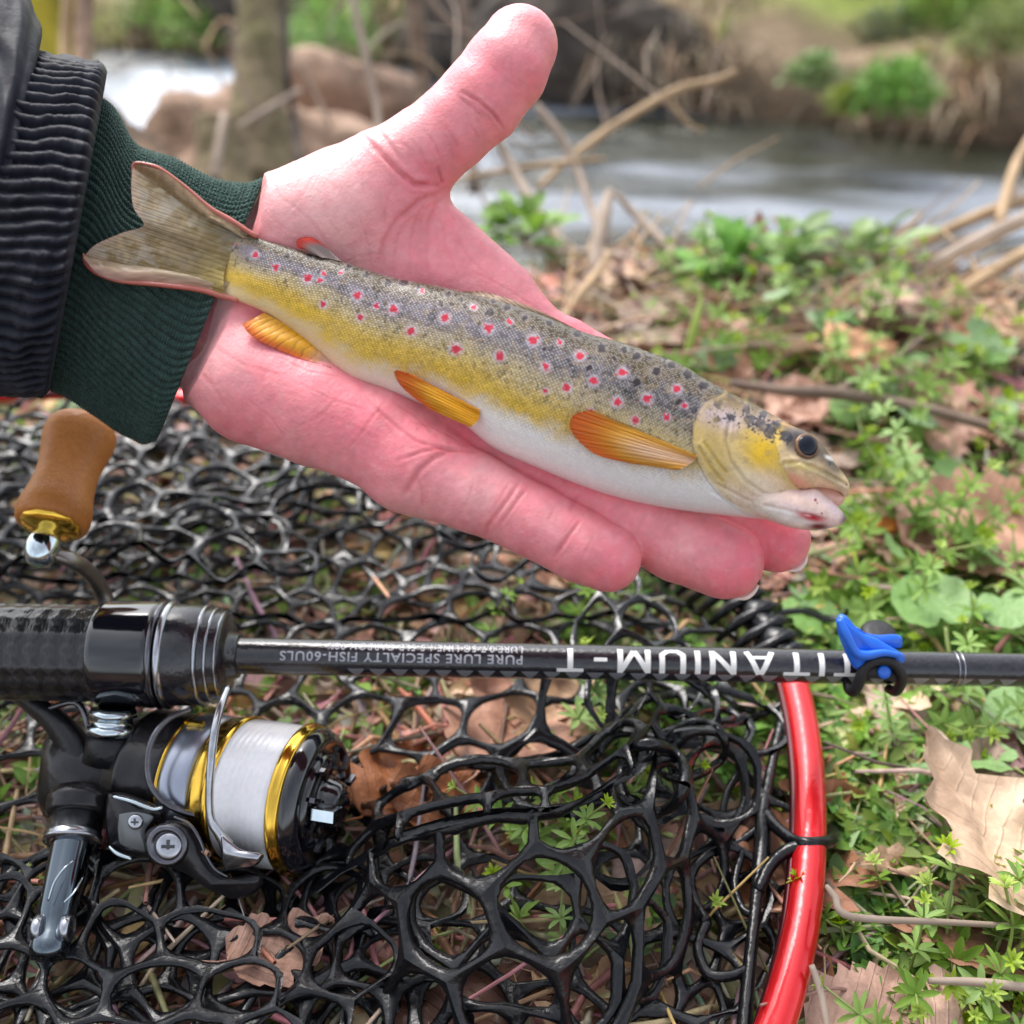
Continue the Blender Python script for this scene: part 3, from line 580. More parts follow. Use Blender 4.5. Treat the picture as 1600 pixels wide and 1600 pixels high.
        def b2(cx, cy, rx, ry, ang, col, w):
            ca, sa = math.cos(R(ang)), math.sin(R(ang)); dx, dy = x2-cx, y2-cy; e = ((dx*ca+dy*sa)/rx)**2+((-dx*sa+dy*ca)/ry)**2; return (np.array(col)-cc)*(np.exp(-e**1.5)*w)[:, None]
        if k == 0:
            dd, _ = seg_dist(x2, y2, [(1183,634),(1231,661),(1268,678),(1287,697),(1307,726)]); cc += (np.array([.09, .065, .05])-cc)*(np.exp(-(dd/22)**3)*.95)[:, None]
            d, _ = seg_dist(x2, y2, [(1238,685),(1262,700)]); cc += (np.array([.10, .09, .10])-cc)*(np.exp(-(d/20)**4)*.85)[:, None]
            cc += b2(1195, 700, 20, 40, 30, (.80, .52, .03), .9); cc += b2(1212, 748, 30, 16, 20, (.80, .47, .36), .8); cc += b2(1238, 752, 30, 12, 15, (.82, .33, .24), .8); cc += b2(1290, 742, 40, 8, 28, (.50, .42, .24), .6); cc += b2(1245, 727, 30, 6, 12, (.78, .62, .25), .8)
            cc += b2(1285, 756, 30, 8, 25, (.82, .56, .38), .7); cc += b2(1318, 765, 14, 10, 40, (.62, .47, .33), .7)
            cc = spots(cc, x2, y2, [(1205,672,12),(1228,682,12),(1215,662,9),(1298,722,5)], np.array([.04, .04, .05]), None)
            cc += b2(1297, 716, 9, 3.5, 25, (.85, .82, .8), .8); cc += b2(1218, 655, 24, 4, 30, (.70, .36, .14), .8)
            nn_ = [(1323, 758, 2.2)]; cc = spots(cc, x2, y2, nn_, np.array([.25, .12, .05]), None)
        else:
            st_ = 1-sstep(x2, 1165, 1245); cc += (np.array([.66, .53, .40])-cc)*st_[:, None]; cc += b2(1225, 806, 50, 12, 12, (.80, .77, .72), .8); cc += b2(1255, 785, 60, 10, 22, (.84, .60, .48), .7); cc += b2(1322, 812, 9, 16, 0, (.12, .10, .11), .85); cc += b2(1305, 795, 14, 8, 45, (.66, .52, .58), .6)
            cc += b2(1268, 808, 25, 6.5, 14, (.40, .002, .015), 1.0); cc += b2(1262, 805, 6, 2, 10, (.85, .5, .5), .8); cc += b2(1279, 823, 16, 5.5, 0, (.14, .0, .012), 1.0); cc = spots(cc, x2, y2, [(1274,781,3.4),(1277,786,2),(1284,802,2)], np.array([.33, .02, .01]), None)
        cc *= (1+.34*(hn2-.5)+.2*(fbm(x2/3.5, y2/3.5, 96)-.5))[:, None]; allC.append(cc.clip(.004, .95))
    o = mesh_np('body', np.concatenate(allV), np.concatenate(allQ), m, TROUT, np.concatenate(allC))
    # mouth lining between the jaws
    mo = mat('mouth_lining', (.72, .42, .33), .35, coat=.5, sss=.1, noise=[(250, .5, (.75, .55, .5), (1.1, 1, 1))])
    q = [(1225,748),(1262,758),(1290,757),(1316,772),(1318,784),(1306,792),(1285,780),(1250,775)]
    vs, fs = plate(q, FD(1280)+.001, .004, .6, 4); mesh('mouth', vs, fs, mo, TROUT)
    # eye
    er = mat('eye_ring', (.20, .11, .06), .4, metal=.2, coat=.1, noise=[(700, .6, (.4, .35, .3), (1.5, 1.4, 1.2))]); ep = mat('pupil', (.004, .007, .016), .10, coat=.0, spec=.35)
    ce = PV(1261, 697, FD(1262)-.0056); ax = (-Vector(FWD)+Vector(RGT)*.22+Vector(UP)*.22).normalized()
    r = 20*.258/F
    vs, fs = lathe(ce, ax, [(-.002, r*.9), (-.0004, r*1.0), (.0002, r*.98), (.0005, r*.88), (.0005, r*.70), (.0002, r*.5)], 40, UP); eye = mesh('eye', vs, fs, er, TROUT)
    pts = [(.0014-.0013*(1-math.cos(k/10*math.pi/2)), r*.90*math.sin(k/10*math.pi/2)+1e-5) for k in range(11)]+[(-.001, r*.86)]
    vs, fs = lathe(ce-ax*.0002, ax, pts[::-1], 40, UP)
    o2 = mesh('pupil', vs, fs, ep); o2.parent = eye     # the eye's mesh is in world metres, so the parents cancel out
    o2.matrix_parent_inverse = Matrix.Identity(4)
build_trout()
# ---- fins: surfaces with rays, thin but solid
def fin(name, base, tip, d0, d1, colf, mname, rays=18, thick=.0005, nu=90, nv=60, wavy=.0004, alpha=1., transl=.25, shape=None):
    # base and tip: polylines in px; u runs along them, v from base to tip
    b = np.array(smooth_line([(*p, 0) for p in base], 12))[:, :2]; e = np.array(smooth_line([(*p, 0) for p in tip], 12))[:, :2]
    u = np.linspace(0, 1, nu); bb = ninterp(u, np.linspace(0, 1, len(b)), b); ee = ninterp(u, np.linspace(0, 1, len(e)), e)
    v = np.linspace(0, 1, nv); U_, V_ = np.meshgrid(u, v, indexing='ij'); X = bb[:, None, 0]*(1-V_)+ee[:, None, 0]*V_; Y = bb[:, None, 1]*(1-V_)+ee[:, None, 1]*V_
    Uw = U_+.35/rays*(vnoise(U_*rays*.7+3, V_*2.2+5, 12)-.5)+.10/rays*np.sin(V_*7+U_*40); ray = np.abs(np.sin(np.pi*rays*Uw))**.6; br = np.abs(np.sin(2*np.pi*rays*Uw)); rr = ray*(1-sstep(V_, .45, .8))+(ray*.4+br*.6)*sstep(V_, .45, .8)
    D = (d0(U_)*(1-V_)+d1(U_)*V_)-rr*wavy*.8+.0006*np.sin(U_*5+V_*4)
    C = colf(U_.ravel(), V_.ravel(), rr.ravel(), X.ravel(), Y.ravel())
    th = thick*(1-.7*V_)*np.minimum(1, 8*np.minimum(U_, 1-U_)+.15)
    A_ = P(X, Y, D-th).reshape(-1, 3); B_ = P(X, Y, D+th).reshape(-1, 3); n = nu*nv
    i, j = np.meshgrid(np.arange(nu-1), np.arange(nv-1), indexing='ij'); q = np.stack([i*nv+j, (i+1)*nv+j, (i+1)*nv+j+1, i*nv+j+1], -1).reshape(-1, 4)
    rim = [i_*nv for i_ in range(nu)]+[(nu-1)*nv+k for k in range(1, nv)]+[i_*nv+nv-1 for i_ in range(nu-2, -1, -1)]+[k for k in range(nv-2, 0, -1)]
    rq = np.array([(rim[k], rim[(k+1) % len(rim)], rim[(k+1) % len(rim)]+n, rim[k]+n) for k in range(len(rim))])
    m = bpy.data.materials.get(mname) or mat(mname, attr=True, rough=.42, coat=.15, spec=.5, metal=.05, transl=transl)
    return mesh_np(name, np.concatenate([A_, B_]), np.concatenate([q, q[:, ::-1]+n, rq]), m, TROUT, np.concatenate([C, C]).clip(.003, .95))
def mixc(a, b, w): return np.array(a)[None]*(1-w[:, None])+np.array(b)[None]*w[:, None]
def tail_col(u, v, r, x, y):
    b0 = mixc((.22, .18, .13), (.44, .32, .09), sstep(u, .2, .9)); c = b0*(1-sstep(v, .0, .35))[:, None]+mixc((.26, .19, .08), (.48, .36, .21), sstep(v, .1, .9))*sstep(v, .0, .35)[:, None]; c = c*(1-.42*(1-sstep(r, .15, .6))*sstep(v, .1, .35))[:, None]; c *= (.62+.75*fbm(x/9, y/9, 8))[:, None]; c += (np.array([.60, .50, .38])-c)*(sstep(fbm(x/22, y/14, 19), .5, .7)*sstep(v, .3, .6)*.45)[:, None]; c += (np.array([.20, .125, .02])-c)*(sstep(fbm(x/30, y/10, 29), .52, .66)*.6)[:, None]
    c += (np.array([.52, .46, .38])-c)*((fbm(x/16, y/16, 3) > .55)*.45*sstep(v, .2, .6))[:, None]
    e = np.minimum(u, 1-u); w = np.exp(-(e/.035)**2)*sstep(v, .12, .35); c += (np.array([.58, .13, .11])-c)*(w*.8)[:, None]
    c += (np.array([.66, .45, .36])-c)*(sstep(v, .9, 1)*.5)[:, None]
    mid = np.exp(-((u-.5)/.10)**2)*sstep(v, .1, .5); c += (np.array([.12, .075, .02])-c)*(mid*.6)[:, None]
    return c
fin('tail_fin', [(392, 365), (375, 372), (360, 400), (350, 430), (352, 464)][::1], [(207, 255), (205, 292), (209, 325), (224, 352), (190, 364), (150, 382), (129, 403)], lambda u: .2606+0*u, lambda u: .2562+.002*np.abs(u-.5), tail_col, 'tail_membrane', 17, nu=300, nv=120, thick=.0009, wavy=.00018, transl=.15)
def tail_edge(line, ds):      # fleshy outer rays that give the lobes their curved outline
    pass
MB_ = MB()
for l in ([(402, 371, .2605, 4), (361, 345, .2598, 5), (327, 325, .2590, 4.5), (292, 295, .2582, 4), (254, 266, .2572, 3.2), (232, 257, .2568, 2.6), (210, 255, .2565, 2.0), (206, 268, .2565, 1.2)],
          [(372, 470, .2605, 4), (344, 462, .2598, 5), (309, 452, .2590, 4.5), (240, 444, .2580, 4), (186, 439, .2572, 3.4), (151, 427, .2567, 3), (134, 412, .2564, 2.4), (130, 396, .2562, 1.4)]):
    MB_.add(*tube_s(l, 8, 5))
MB_.build('fin_edge', mat('fin_edge_red', (.46, .12, .09), .3, coat=.6, noise=[(120, .7, (.7, .8, .6), (1.15, 1, 1))]), TROUT)
def web(poly_top, ):
    pass
# the two bows of the tail between straight rays and the curved edge
def web_col(u, v, r, x, y):
    c = tail_col(u*.1+.02, v*0+.6, r, x, y); return c
fin('tail_fin', [(400, 370), (361, 346), (327, 326), (292, 296), (254, 267), (210, 256)], [(380, 372), (345, 352), (310, 335), (275, 312), (242, 292), (210, 270)], lambda u: .2602-.0040*u, lambda u: .2604-.0040*u, lambda u, v, r, x, y: mixc((.36, .22, .12), (.30, .22, .11), v)*(.7+.5*vnoise(x/2.5, y/12, 5)[:, None]), 'tail_membrane', 3, nu=60, nv=20)
fin('tail_fin', [(370, 470), (344, 461), (309, 451), (240, 443), (186, 438), (151, 426), (130, 402)], [(362, 440), (330, 440), (300, 430), (240, 418), (190, 412), (155, 405), (135, 398)], lambda u: .2602-.0040*u, lambda u: .2604-.0040*u, lambda u, v, r, x, y: mixc((.48, .26, .20), (.40, .30, .17), v)*(.8+.4*vnoise(x/14, y/2.2, 5)[:, None]), 'tail_membrane', 2, nu=90, nv=24)
def amber(tipc, edge0):
    def f(u, v, r, x, y):
        c = mixc((.78, .37, .012), (.76, .15, .006), sstep(v, .55, .95)); c = c*(1-.42*(1-sstep(r, .1, .55))[:, None]); c += (np.array(edge0)-c)*(np.exp(-(u/.07)**2)*.8)[:, None]
        c += (np.array(tipc)-c)*(sstep(v, .93, 1)*.6)[:, None]; return c
    return f
def pect(u, v, r, x, y):
    c = amber((.62, .10, .004), (.36, .20, .01))(u, v, r, x, y); w = np.exp(-((u-.48)/.26)**2)*(1-sstep(v, .35, .75)); c += (np.array([.66, .47, .36])-c)*(w*.8)[:, None]; return c
fin('pectoral_fin', [(1090, 712), (1082, 722), (1060, 735)], [(925, 640), (897, 648), (891, 668), (905, 690), (935, 712), (985, 724)], lambda u: FD(1060)-.0105+0*u, lambda u: FD(920)-.0128+.0006*u, pect, 'fin_membrane', 12, wavy=.0006, thick=.0005, transl=.2)
fin('pelvic_fin', [(750, 640), (748, 655), (735, 668)], [(640, 583), (617, 579), (622, 597), (640, 616), (672, 640)], lambda u: FD(740)-.0080+0*u, lambda u: FD(640)-.0108+0*u, amber((.66, .10, .005), (.66, .22, .01)), 'fin_membrane', 9, wavy=.0005, transl=.2)
def anal(u, v, r, x, y):
    c = amber((.60, .08, .004), (.62, .16, .01))(u, v, r, x, y); w = sstep(u, .72, .95); c += (np.array([.66, .36, .32])-c)*(w*.8)[:, None]; return c
fin('anal_fin', [(412, 488), (445, 506), (480, 530), (520, 566)], [(378, 506), (392, 524), (425, 542), (470, 560), (518, 574)], lambda u: FD(450)-.0012+0*u, lambda u: FD(430)-.0040+0*u, anal, 'fin_membrane', 11, wavy=.00018, transl=.2)
fin('adipose_fin', [(534, 408), (515, 404), (500, 402)], [(505, 382), (487, 371), (466, 373), (464, 385), (474, 390)], lambda u: FD(500)-.001+0*u, lambda u: FD(480)-.0016+0*u, lambda u, v, r, x, y: mixc((.30, .22, .20), (.62, .04, .02), sstep(v, .55, .9)), 'fin_membrane', 2, nu=40, nv=30, wavy=.0001, thick=.0009)
fin('dorsal_fin', [(905, 524), (860, 505), (800, 486), (742, 470)], [(900, 514), (840, 484), (790, 465), (755, 456), (722, 455)], lambda u: FD(800)-.0006+0*u, lambda u: FD(780)+.0004+0*u, lambda u, v, r, x, y: mixc((.16, .12, .07), (.34, .20, .12), v)*(1-.3*(r < .4)[:, None]), 'fin_membrane', 13, wavy=.0004, thick=.0006)
# ================================================================ ROD
def child_of(o, par):            # sub-part: its mesh is in world metres and its part sits at the thing's origin shift
    o.parent = par; o.matrix_parent_inverse = Matrix.Identity(4); return o
carbon = mat('carbon_black', (.010, .010, .013), .24, coat=.6, noise=[(700, .8, (.35, .35, .4), (2.4, 2.3, 2.5))], bump=[('noise', 900, .00012)])
gloss = mat('gloss_black', (.006, .006, .010), .10, coat=1)
satin = mat('satin_black', (.008, .008, .010), .38, coat=.1, spec=.35, noise=[(200, .5, (.6, .6, .6), (1.5, 1.5, 1.6))], bump=[('noise', 700, .0002)])
steel = mat('brushed_steel', (.46, .47, .50), .24, metal=1, noise=[(300, .5, (.6, .6, .65), (1.2, 1.2, 1.2))])
gun = mat('gunmetal', (.12, .12, .135), .25, metal=1, coat=.4, noise=[(260, .5, (.6, .6, .6), (1.5, 1.5, 1.5))])
white_print = mat('white_print', (.82, .82, .80), .4, coat=.3)
grey_print = mat('grey_print', (.42, .42, .47), .45, coat=.3)
RD = .320
RODO = PV(450, 1026, RD); RODE = PV(1600, 1047, RD+.001); RAX = (RODE-RODO).normalized()
def rod_at(px):                       # point on the rod axis seen at pixel column px
    r = FWD+RGT*(px-800)/F; o = np.array(RODO)-CAM; a = np.array(RAX); t = (o[0]-o.dot(FWD)*(px-800)/F)/(-(a[0]-a.dot(FWD)*(px-800)/F)); return RODO+RAX*t
def rod_s(px): return (rod_at(px)-RODO).dot(RAX)
ROD = thing('fishing_rod', 'black carbon spinning rod with white lettering lying across the landing net', 'fishing rod', tuple(rod_at(800)))
s0, s1 = rod_s(330), rod_s(3000); RR = .00535
V, Fs = lathe(RODO, RAX, [(s0+(s1-s0)*i/120, RR*(1.04-.10*i/120*2)) for i in range(121)], 40, UP); mesh('blank', V, Fs, carbon, ROD)
# woven carbon grip: rows of small raised diamonds
def grip():
    a0, a1 = rod_s(-260), rod_s(163); n = 150; nS = 420; s = np.linspace(a0, a1, nS); a = np.linspace(0, 2*np.pi, n, endpoint=False); S, A = np.meshgrid(s, a, indexing='ij')
    pat = np.sin(S/.0017+A*9)*np.sin(S/.0017-A*9); wv = np.sign(pat)*np.abs(pat)**.5
    r = .01455+.00022*wv+.00018*(vnoise(S*9000, A*20, 3)-.5); e = np.array(RAX); u = np.array((Vector(UP)-RAX*RAX.dot(Vector(UP))).normalized()); w = np.cross(e, u)
    V = np.array(RODO)+e*S[..., None]+u*(np.cos(A)*r)[..., None]+w*(np.sin(A)*r)[..., None]
    c = np.clip(.006+.012*(wv > 0)+.008*(vnoise(S*3000, A*30, 4)), .002, 1)[..., None]*np.array([1, 1, 1.12])
    i, j = np.meshgrid(np.arange(nS-1), np.arange(n), indexing='ij'); Q = np.stack([i*n+j, i*n+(j+1) % n, (i+1)*n+(j+1) % n, (i+1)*n+j], -1).reshape(-1, 4)
    mesh_np('grip', V.reshape(-1, 3), Q, mat('carbon_weave', attr=True, rough=.32, coat=.45, spec=.35), ROD, c.reshape(-1, 3))
grip()
k = lambda x: rod_s(x)
mmr = lambda px: px*RD/F
V, Fs = lathe(RODO, RAX, [(k(158), mmr(70)), (k(160), mmr(77)), (k(164), mmr(81)), (k(172), mmr(82)), (k(245), mmr(83)), (k(252), mmr(82)), (k(256), mmr(76))], 64, UP); mesh('collar', V, Fs, gloss, ROD)
for (a, b, r0, r1, mm_) in ((252, 262, 83, 83, gun), (264, 276, 83, 81, steel), (321, 328, 79, 77, steel), (336, 342, 74, 72, steel), (350, 355, 69, 66, steel)):
    V, Fs = lathe(RODO, RAX, [(k(a), mmr(r0-5)), (k(a+1.5), mmr(r0)), (k((a+b)/2), mmr(r0+1.5)), (k(b-1.5), mmr(r1)), (k(b), mmr(r1-5))], 64, UP); mesh('ring', V, Fs, mm_, ROD)
V, Fs = lathe(RODO, RAX, [(k(262), mmr(70)), (k(264), mmr(79)), (k(276), mmr(79)), (k(320), mmr(78)), (k(323), mmr(73)), (k(336), mmr(73)), (k(338), mmr(70)), (k(352), mmr(68)), (k(357), mmr(64)), (k(359), mmr(50)), (k(361), mmr(38)), (k(374), mmr(35)), (k(376), mmr(29))], 64, UP); mesh('winding_check', V, Fs, carbon, ROD)
# lettering, printed round the blank (reads upside down from the camera)
def wrap_text(txt, x_right, x_left, y_bot, y_top, m, name='lettering', off=.00006, bold=0, y_mid=None):
    cu = bpy.data.curves.new('t', 'FONT'); cu.body = txt; cu.size = 1; cu.offset = bold; cu.resolution_u = 3; cu.space_character = 1.12
    ob = bpy.data.objects.new('t', cu); COL.objects.link(ob); dg = bpy.context.evaluated_depsgraph_get(); me = bpy.data.meshes.new_from_object(ob.evaluated_get(dg)); bpy.data.objects.remove(ob)
    bm = bmesh.new(); bm.from_mesh(me); bpy.data.meshes.remove(me); bmesh.ops.triangulate(bm, faces=bm.faces[:])
    xs = [v.co.x for v in bm.verts]; ys = [v.co.y for v in bm.verts]; x0, x1, y0, y1 = min(xs), max(xs), min(ys), max(ys)
    for i in range(1, 9):
        g = bm.verts[:]+bm.edges[:]+bm.faces[:]; bmesh.ops.bisect_plane(bm, geom=g, plane_co=(0, y0+(y1-y0)*i/9, 0), plane_no=(0, 1, 0))
    sr, sl = rod_s(x_right), rod_s(x_left); yc = 1034; a_b = math.asin(max(-1, (y_bot-yc)/27.5)); a_t = math.asin(min(1, (y_top-yc)/27.5)); u = (Vector(UP)-RAX*RAX.dot(Vector(UP))).normalized(); w = RAX.cross(u)
    tw = -Vector(FWD); tw = (tw-RAX*RAX.dot(tw)-u*u.dot(tw)).normalized()
    for v in bm.verts:
        s = sr+(sl-sr)*(v.co.x-x0)/(x1-x0); a = a_b+(a_t-a_b)*(v.co.y-y0)/(y1-y0); r = RR*(1.04-.20*(s-s0)/(s1-s0))+off; v.co = RODO+RAX*s-u*(math.sin(a)*r)+tw*(math.cos(a)*r)
    me = bpy.data.meshes.new(name); bm.to_mesh(me); bm.free(); return link(me, name, m, ROD, False)
def stroke_text(txt, x_right, x_left, y_bot, y_top, m):
    # letters drawn as strokes: lists of quads in a 1 x 1 cell
    t = .17
    def bar(x0, y0, x1, y1, w=t):
        dx, dy = x1-x0, y1-y0; l = math.hypot(dx, dy); nx, ny = -dy/l*w/2, dx/l*w/2; return [(x0+nx, y0+ny), (x0-nx, y0-ny), (x1-nx, y1-ny), (x1+nx, y1+ny)]
    G_ = {'T': (.8, [bar(0, .92, .8, .92, .15), bar(.4, 0, .4, .845)]), 'I': (.2, [bar(.1, 0, .1, 1)]), 'A': (.9, [bar(.06, 0, .42, .98), bar(.84, 0, .48, .98), bar(.2, .28, .7, .28, .13)]),
          'N': (.8, [bar(.085, 0, .085, 1), bar(.715, 0, .715, 1), bar(.10, .92, .70, .08)]), 'U': (.8, [bar(.085, .22, .085, 1), bar(.715, .22, .715, 1), bar(.06, .26, .26, .06), bar(.74, .26, .54, .06), bar(.2, .07, .6, .07, .15)]),
          'M': (1.0, [bar(.085, 0, .085, 1), bar(.915, 0, .915, 1), bar(.09, .94, .5, .10), bar(.91, .94, .5, .10)]), '-': (.5, [bar(.05, .48, .45, .48, .15)])}
    adv = []; x = 0
    for ch in txt: adv.append(x); x += G_[ch][0]+.26
    W_ = x-.26; sr, sl = rod_s(x_right), rod_s(x_left); yc = 1034; a_b = math.asin((y_bot-yc)/27.5); a_t = math.asin((y_top-yc)/27.5); u = (Vector(UP)-RAX*RAX.dot(Vector(UP))).normalized(); tw = -Vector(FWD); tw = (tw-RAX*RAX.dot(tw)-u*u.dot(tw)).normalized()
    for ch, x0 in zip(txt, adv):
        mb = MB()
        for kq, q4 in enumerate(G_[ch][1]):
            n = 8; vs = []; (ax, ay), (bx, by), (cx, cy), (dx, dy) = q4
            for i in range(n+1):
                f_ = i/n
                for g_ in (0, .5, 1):
                    X = (ax*(1-g_)+bx*g_)*(1-f_)+(dx*(1-g_)+cx*g_)*f_; Y = (ay*(1-g_)+by*g_)*(1-f_)+(dy*(1-g_)+cy*g_)*f_; s = sr+(sl-sr)*(x0+X)/W_; a = a_b+(a_t-a_b)*Y; r = RR*(1.04-.20*(s-s0)/(s1-s0))+.00005+.000012*kq; vs.append(RODO+RAX*s-u*(math.sin(a)*r)+tw*(math.cos(a)*r))
            mb.add(vs, [(i*3+j, i*3+j+1, i*3+j+4, i*3+j+3) for i in range(n) for j in (0, 1)])
        mb.build('letter', m, ROD, False)
stroke_text('TITANIUM-T', 1336, 869, 1011, 1046, white_print)
wrap_text('PURE LURE SPECIALTY FISH-60ULS', 816, 443, 1022, 1036, grey_print, bold=.012)
wrap_text('LURE:0.7-5G LINE:1.5-5LB CARBON 98%', 816, 515, 1010, 1019, grey_print, bold=.008)
def teeth():
    mb = MB(); u = (Vector(UP)-RAX*RAX.dot(Vector(UP))).normalized(); tw = -Vector(FWD); tw = (tw-RAX*RAX.dot(tw)-u*u.dot(tw)).normalized()
    def pt(s, a): r = RR*(1.04-.20*(s-s0)/(s1-s0))+.00005; return RODO+RAX*s-u*(math.sin(a)*r)+tw*(math.cos(a)*r)
    x = 560.0
    while x < 1590:
        a0, a1 = R(27), R(66); n = 5; w = 13.5
        for i in range(n):
            f0, f1 = i/n, (i+1)/n
            mb.add([pt(rod_s(x-w*(1-f0)), a0+(a1-a0)*f0), pt(rod_s(x+w*(1-f0)), a0+(a1-a0)*f0), pt(rod_s(x+w*(1-f1)+.01), a0+(a1-a0)*f1), pt(rod_s(x-w*(1-f1)-.01), a0+(a1-a0)*f1)], [(0, 1, 2, 3)])
        x += 33.5
    o = mb.build('tooth_pattern', mat('pattern_grey', (.16, .16, .175), .35, coat=.5), ROD, False); o['kind'] = 'stuff'
teeth()
for x in (1488, 1496):
    V, Fs = lathe(RODO, RAX, [(k(x), RR), (k(x+.3), RR*1.03), (k(x+1.4), RR*1.03), (k(x+1.8), RR)], 40, UP); mesh('winding_line', V, Fs, steel, ROD)
# ---- hook keeper clipped on the rod: blue plastic and a black rubber ring
KEEP = thing('hook_keeper', 'bright blue plastic hook keeper held on the rod by a black rubber ring', 'hook keeper', tuple(rod_at(1370)))
blue = mat('blue_plastic', (.008, .13, .66), .36, coat=.25, sss=.05, noise=[(160, .3, (.8, .85, .85), (1.1, 1.1, 1.1))])
rub = mat('black_rubber', (.012, .012, .014), .5, spec=.4, bump=[('noise', 500, .0002)])
V, Fs = plate([(1306, 968), (1312, 960), (1322, 962), (1334, 976), (1347, 989), (1366, 996), (1388, 1008), (1408, 1020), (1414, 1026), (1411, 1036), (1392, 1034), (1368, 1030), (1350, 1041), (1338, 1046), (1329, 1036), (1318, 1014), (1309, 988)], RD-.0085, .004, .8, 5); mesh('blue_body', V, Fs, blue, KEEP)
V, Fs = plate([(1335, 978), (1350, 988), (1372, 992), (1398, 991), (1409, 996), (1410, 1008), (1404, 1013), (1380, 1011), (1356, 1006), (1340, 996)], RD-.0060, .0035, .8, 5); mesh('blue_wing', V, Fs, blue, KEEP)
V, Fs = tube_s([(1311, 968, RD-.0105, 6), (1322, 992, RD-.0112, 8), (1336, 1018, RD-.0112, 8), (1352, 1024, RD-.0112, 8), (1380, 1020, RD-.0112, 6), (1404, 1024, RD-.0108, 5)], 10, 6); mesh('ridge', V, Fs, blue, KEEP)
V, Fs = tube_s([(1322, 1062, RD-.001, 7), (1327, 1078, RD-.004, 8), (1336, 1078, RD-.0065, 9), (1345, 1058, RD-.0088, 9), (1352, 1042, RD-.0098, 8), (1370, 1032, RD-.0102, 8), (1392, 1034, RD-.0102, 8), (1406, 1048, RD-.0098, 8), (1409, 1064, RD-.0085, 8), (1400, 1080, RD-.005, 8), (1388, 1076, RD-.001, 7)], 12, 6); mesh('rubber_ring', V, Fs, rub, KEEP)
V, Fs = plate([(1350, 1046), (1366, 1038), (1390, 1040), (1403, 1052), (1402, 1066), (1384, 1062), (1362, 1060), (1352, 1064)], RD-.0078, .003, .6, 4); mesh('rubber_pad', V, Fs, rub, KEEP)
V, Fs = lathe(PV(1382, 1050, RD-.0098), -FWD, [(-.001, .0018), (0, .0021), (.0004, .0015), (.0005, .0002)], 20); mesh('blue_stud', V, Fs, blue, KEEP)
V, Fs = lathe(PV(1373, 990, RD-.0015), Vector(UP)*.75-Vector(FWD)*.6, [(-.002, .005), (0, .0054), (.0012, .0048), (.0016, .003), (.0017, .0002)], 32); mesh('rubber_disc', V, Fs, rub, KEEP)
# ================================================================ REEL
REEL = thing('spinning_reel', 'black and gold spinning reel with clear line hanging under the rod grip', 'fishing reel', tuple(PV(200, 1200, .325)))
gold = mat('gold', (.86, .53, .06), .16, metal=1, coat=.5, noise=[(200, .35, (.7, .65, .5), (1.1, 1.1, 1.1))])
goldl = mat('gold_light', (.90, .66, .25), .22, metal=1)
chrome = mat('chrome', (.62, .70, .74), .12, metal=1, noise=[(180, .4, (.6, .65, .7), (1.1, 1.1, 1.1))])
blk_metal = mat('black_metal', (.012, .011, .013), .28, metal=.2, coat=.25, spec=.4, noise=[(180, .5, (.6, .6, .6), (1.7, 1.6, 1.6))], bump=[('noise', 500, .00012)])
silver_blue = mat('silver_blue', (.36, .39, .47), .30, metal=.9, coat=.3)
AO = PV(426, 1240, .312); AX = (Vector(RGT)*.95-Vector(UP)*.07-Vector(FWD)*.27).normalized()
def part(name, prof, m, n=72, o=AO, ax=AX, par=REEL):
    if o is AO: prof = [(s*.95, r*.95) for s, r in prof]
    V, Fs = lathe(o, ax, [(s/1000, r/1000) for s, r in prof], n, UP); return mesh(name, V, Fs, m, par)
sp = part('spool', [(-17, 8), (-17, 20.6), (-16.5, 21.6), (-15.2, 21.9), (-12.2, 22.0), (-11.6, 22.5), (-10.2, 22.9), (-9.4, 22.6), (-9.2, 20), (-9.2, 18), (9.2, 18), (9.3, 21), (9.6, 22.8), (10.3, 23.3), (11.3, 23.2), (12.0, 22.4), (12.6, 22.6), (13.2, 22.2), (13.6, 20)], gold, 96)
def line_turns():                       # thread wound on the spool: fine turns with slight crossing
    nS, n = 120, 260; s = np.linspace(-9.3, 9.4, nS); a = np.linspace(0, 2*np.pi, n, endpoint=False); S, A = np.meshgrid(s, a, indexing='ij')
    r = 21.9-.25*(S/9)**2+.10*np.abs(np.sin(S*8.3+.12*np.sin(A*3)))+.05*np.sin(S*3.1+A*2)+.06*vnoise(S*4, A*20+9, 6)
    e = np.array(AX); u = np.array((Vector(UP)-AX*AX.dot(Vector(UP))).normalized()); w = np.cross(e, u)
    V = np.array(AO)+(e*S[..., None]+u*(np.cos(A)*r)[..., None]+w*(np.sin(A)*r)[..., None])*.95/1000; i, j = np.meshgrid(np.arange(nS-1), np.arange(n), indexing='ij')
    Q = np.stack([i*n+j, i*n+(j+1) % n, (i+1)*n+(j+1) % n, (i+1)*n+j], -1).reshape(-1, 4)
    o = mesh_np('wound_line', V.reshape(-1, 3), Q, mat('clear_line', (.90, .885, .90), .3, coat=.3, sss=.15, noise=[(600, .25, (.8, .8, .82), (1.05, 1.05, 1.05))])); child_of(o, sp)
line_turns()
part('spool_skirt', [(-29, 12), (-29, 21.0), (-28.4, 21.6), (-27.8, 21.6)], gold)
part('spool_skirt', [(-28.2, 12), (-28.0, 21.2), (-26, 21.7), (-23, 21.9), (-18.6, 21.4), (-17.4, 20.4), (-17, 12)], silver_blue)
part('rotor', [(-52, 8), (-51.5, 16), (-49, 19.5), (-44, 20.6), (-43, 21.4), (-42, 21.0), (-36, 20.8), (-30, 20.6), (-29, 20.0), (-29, 10)], blk_metal)
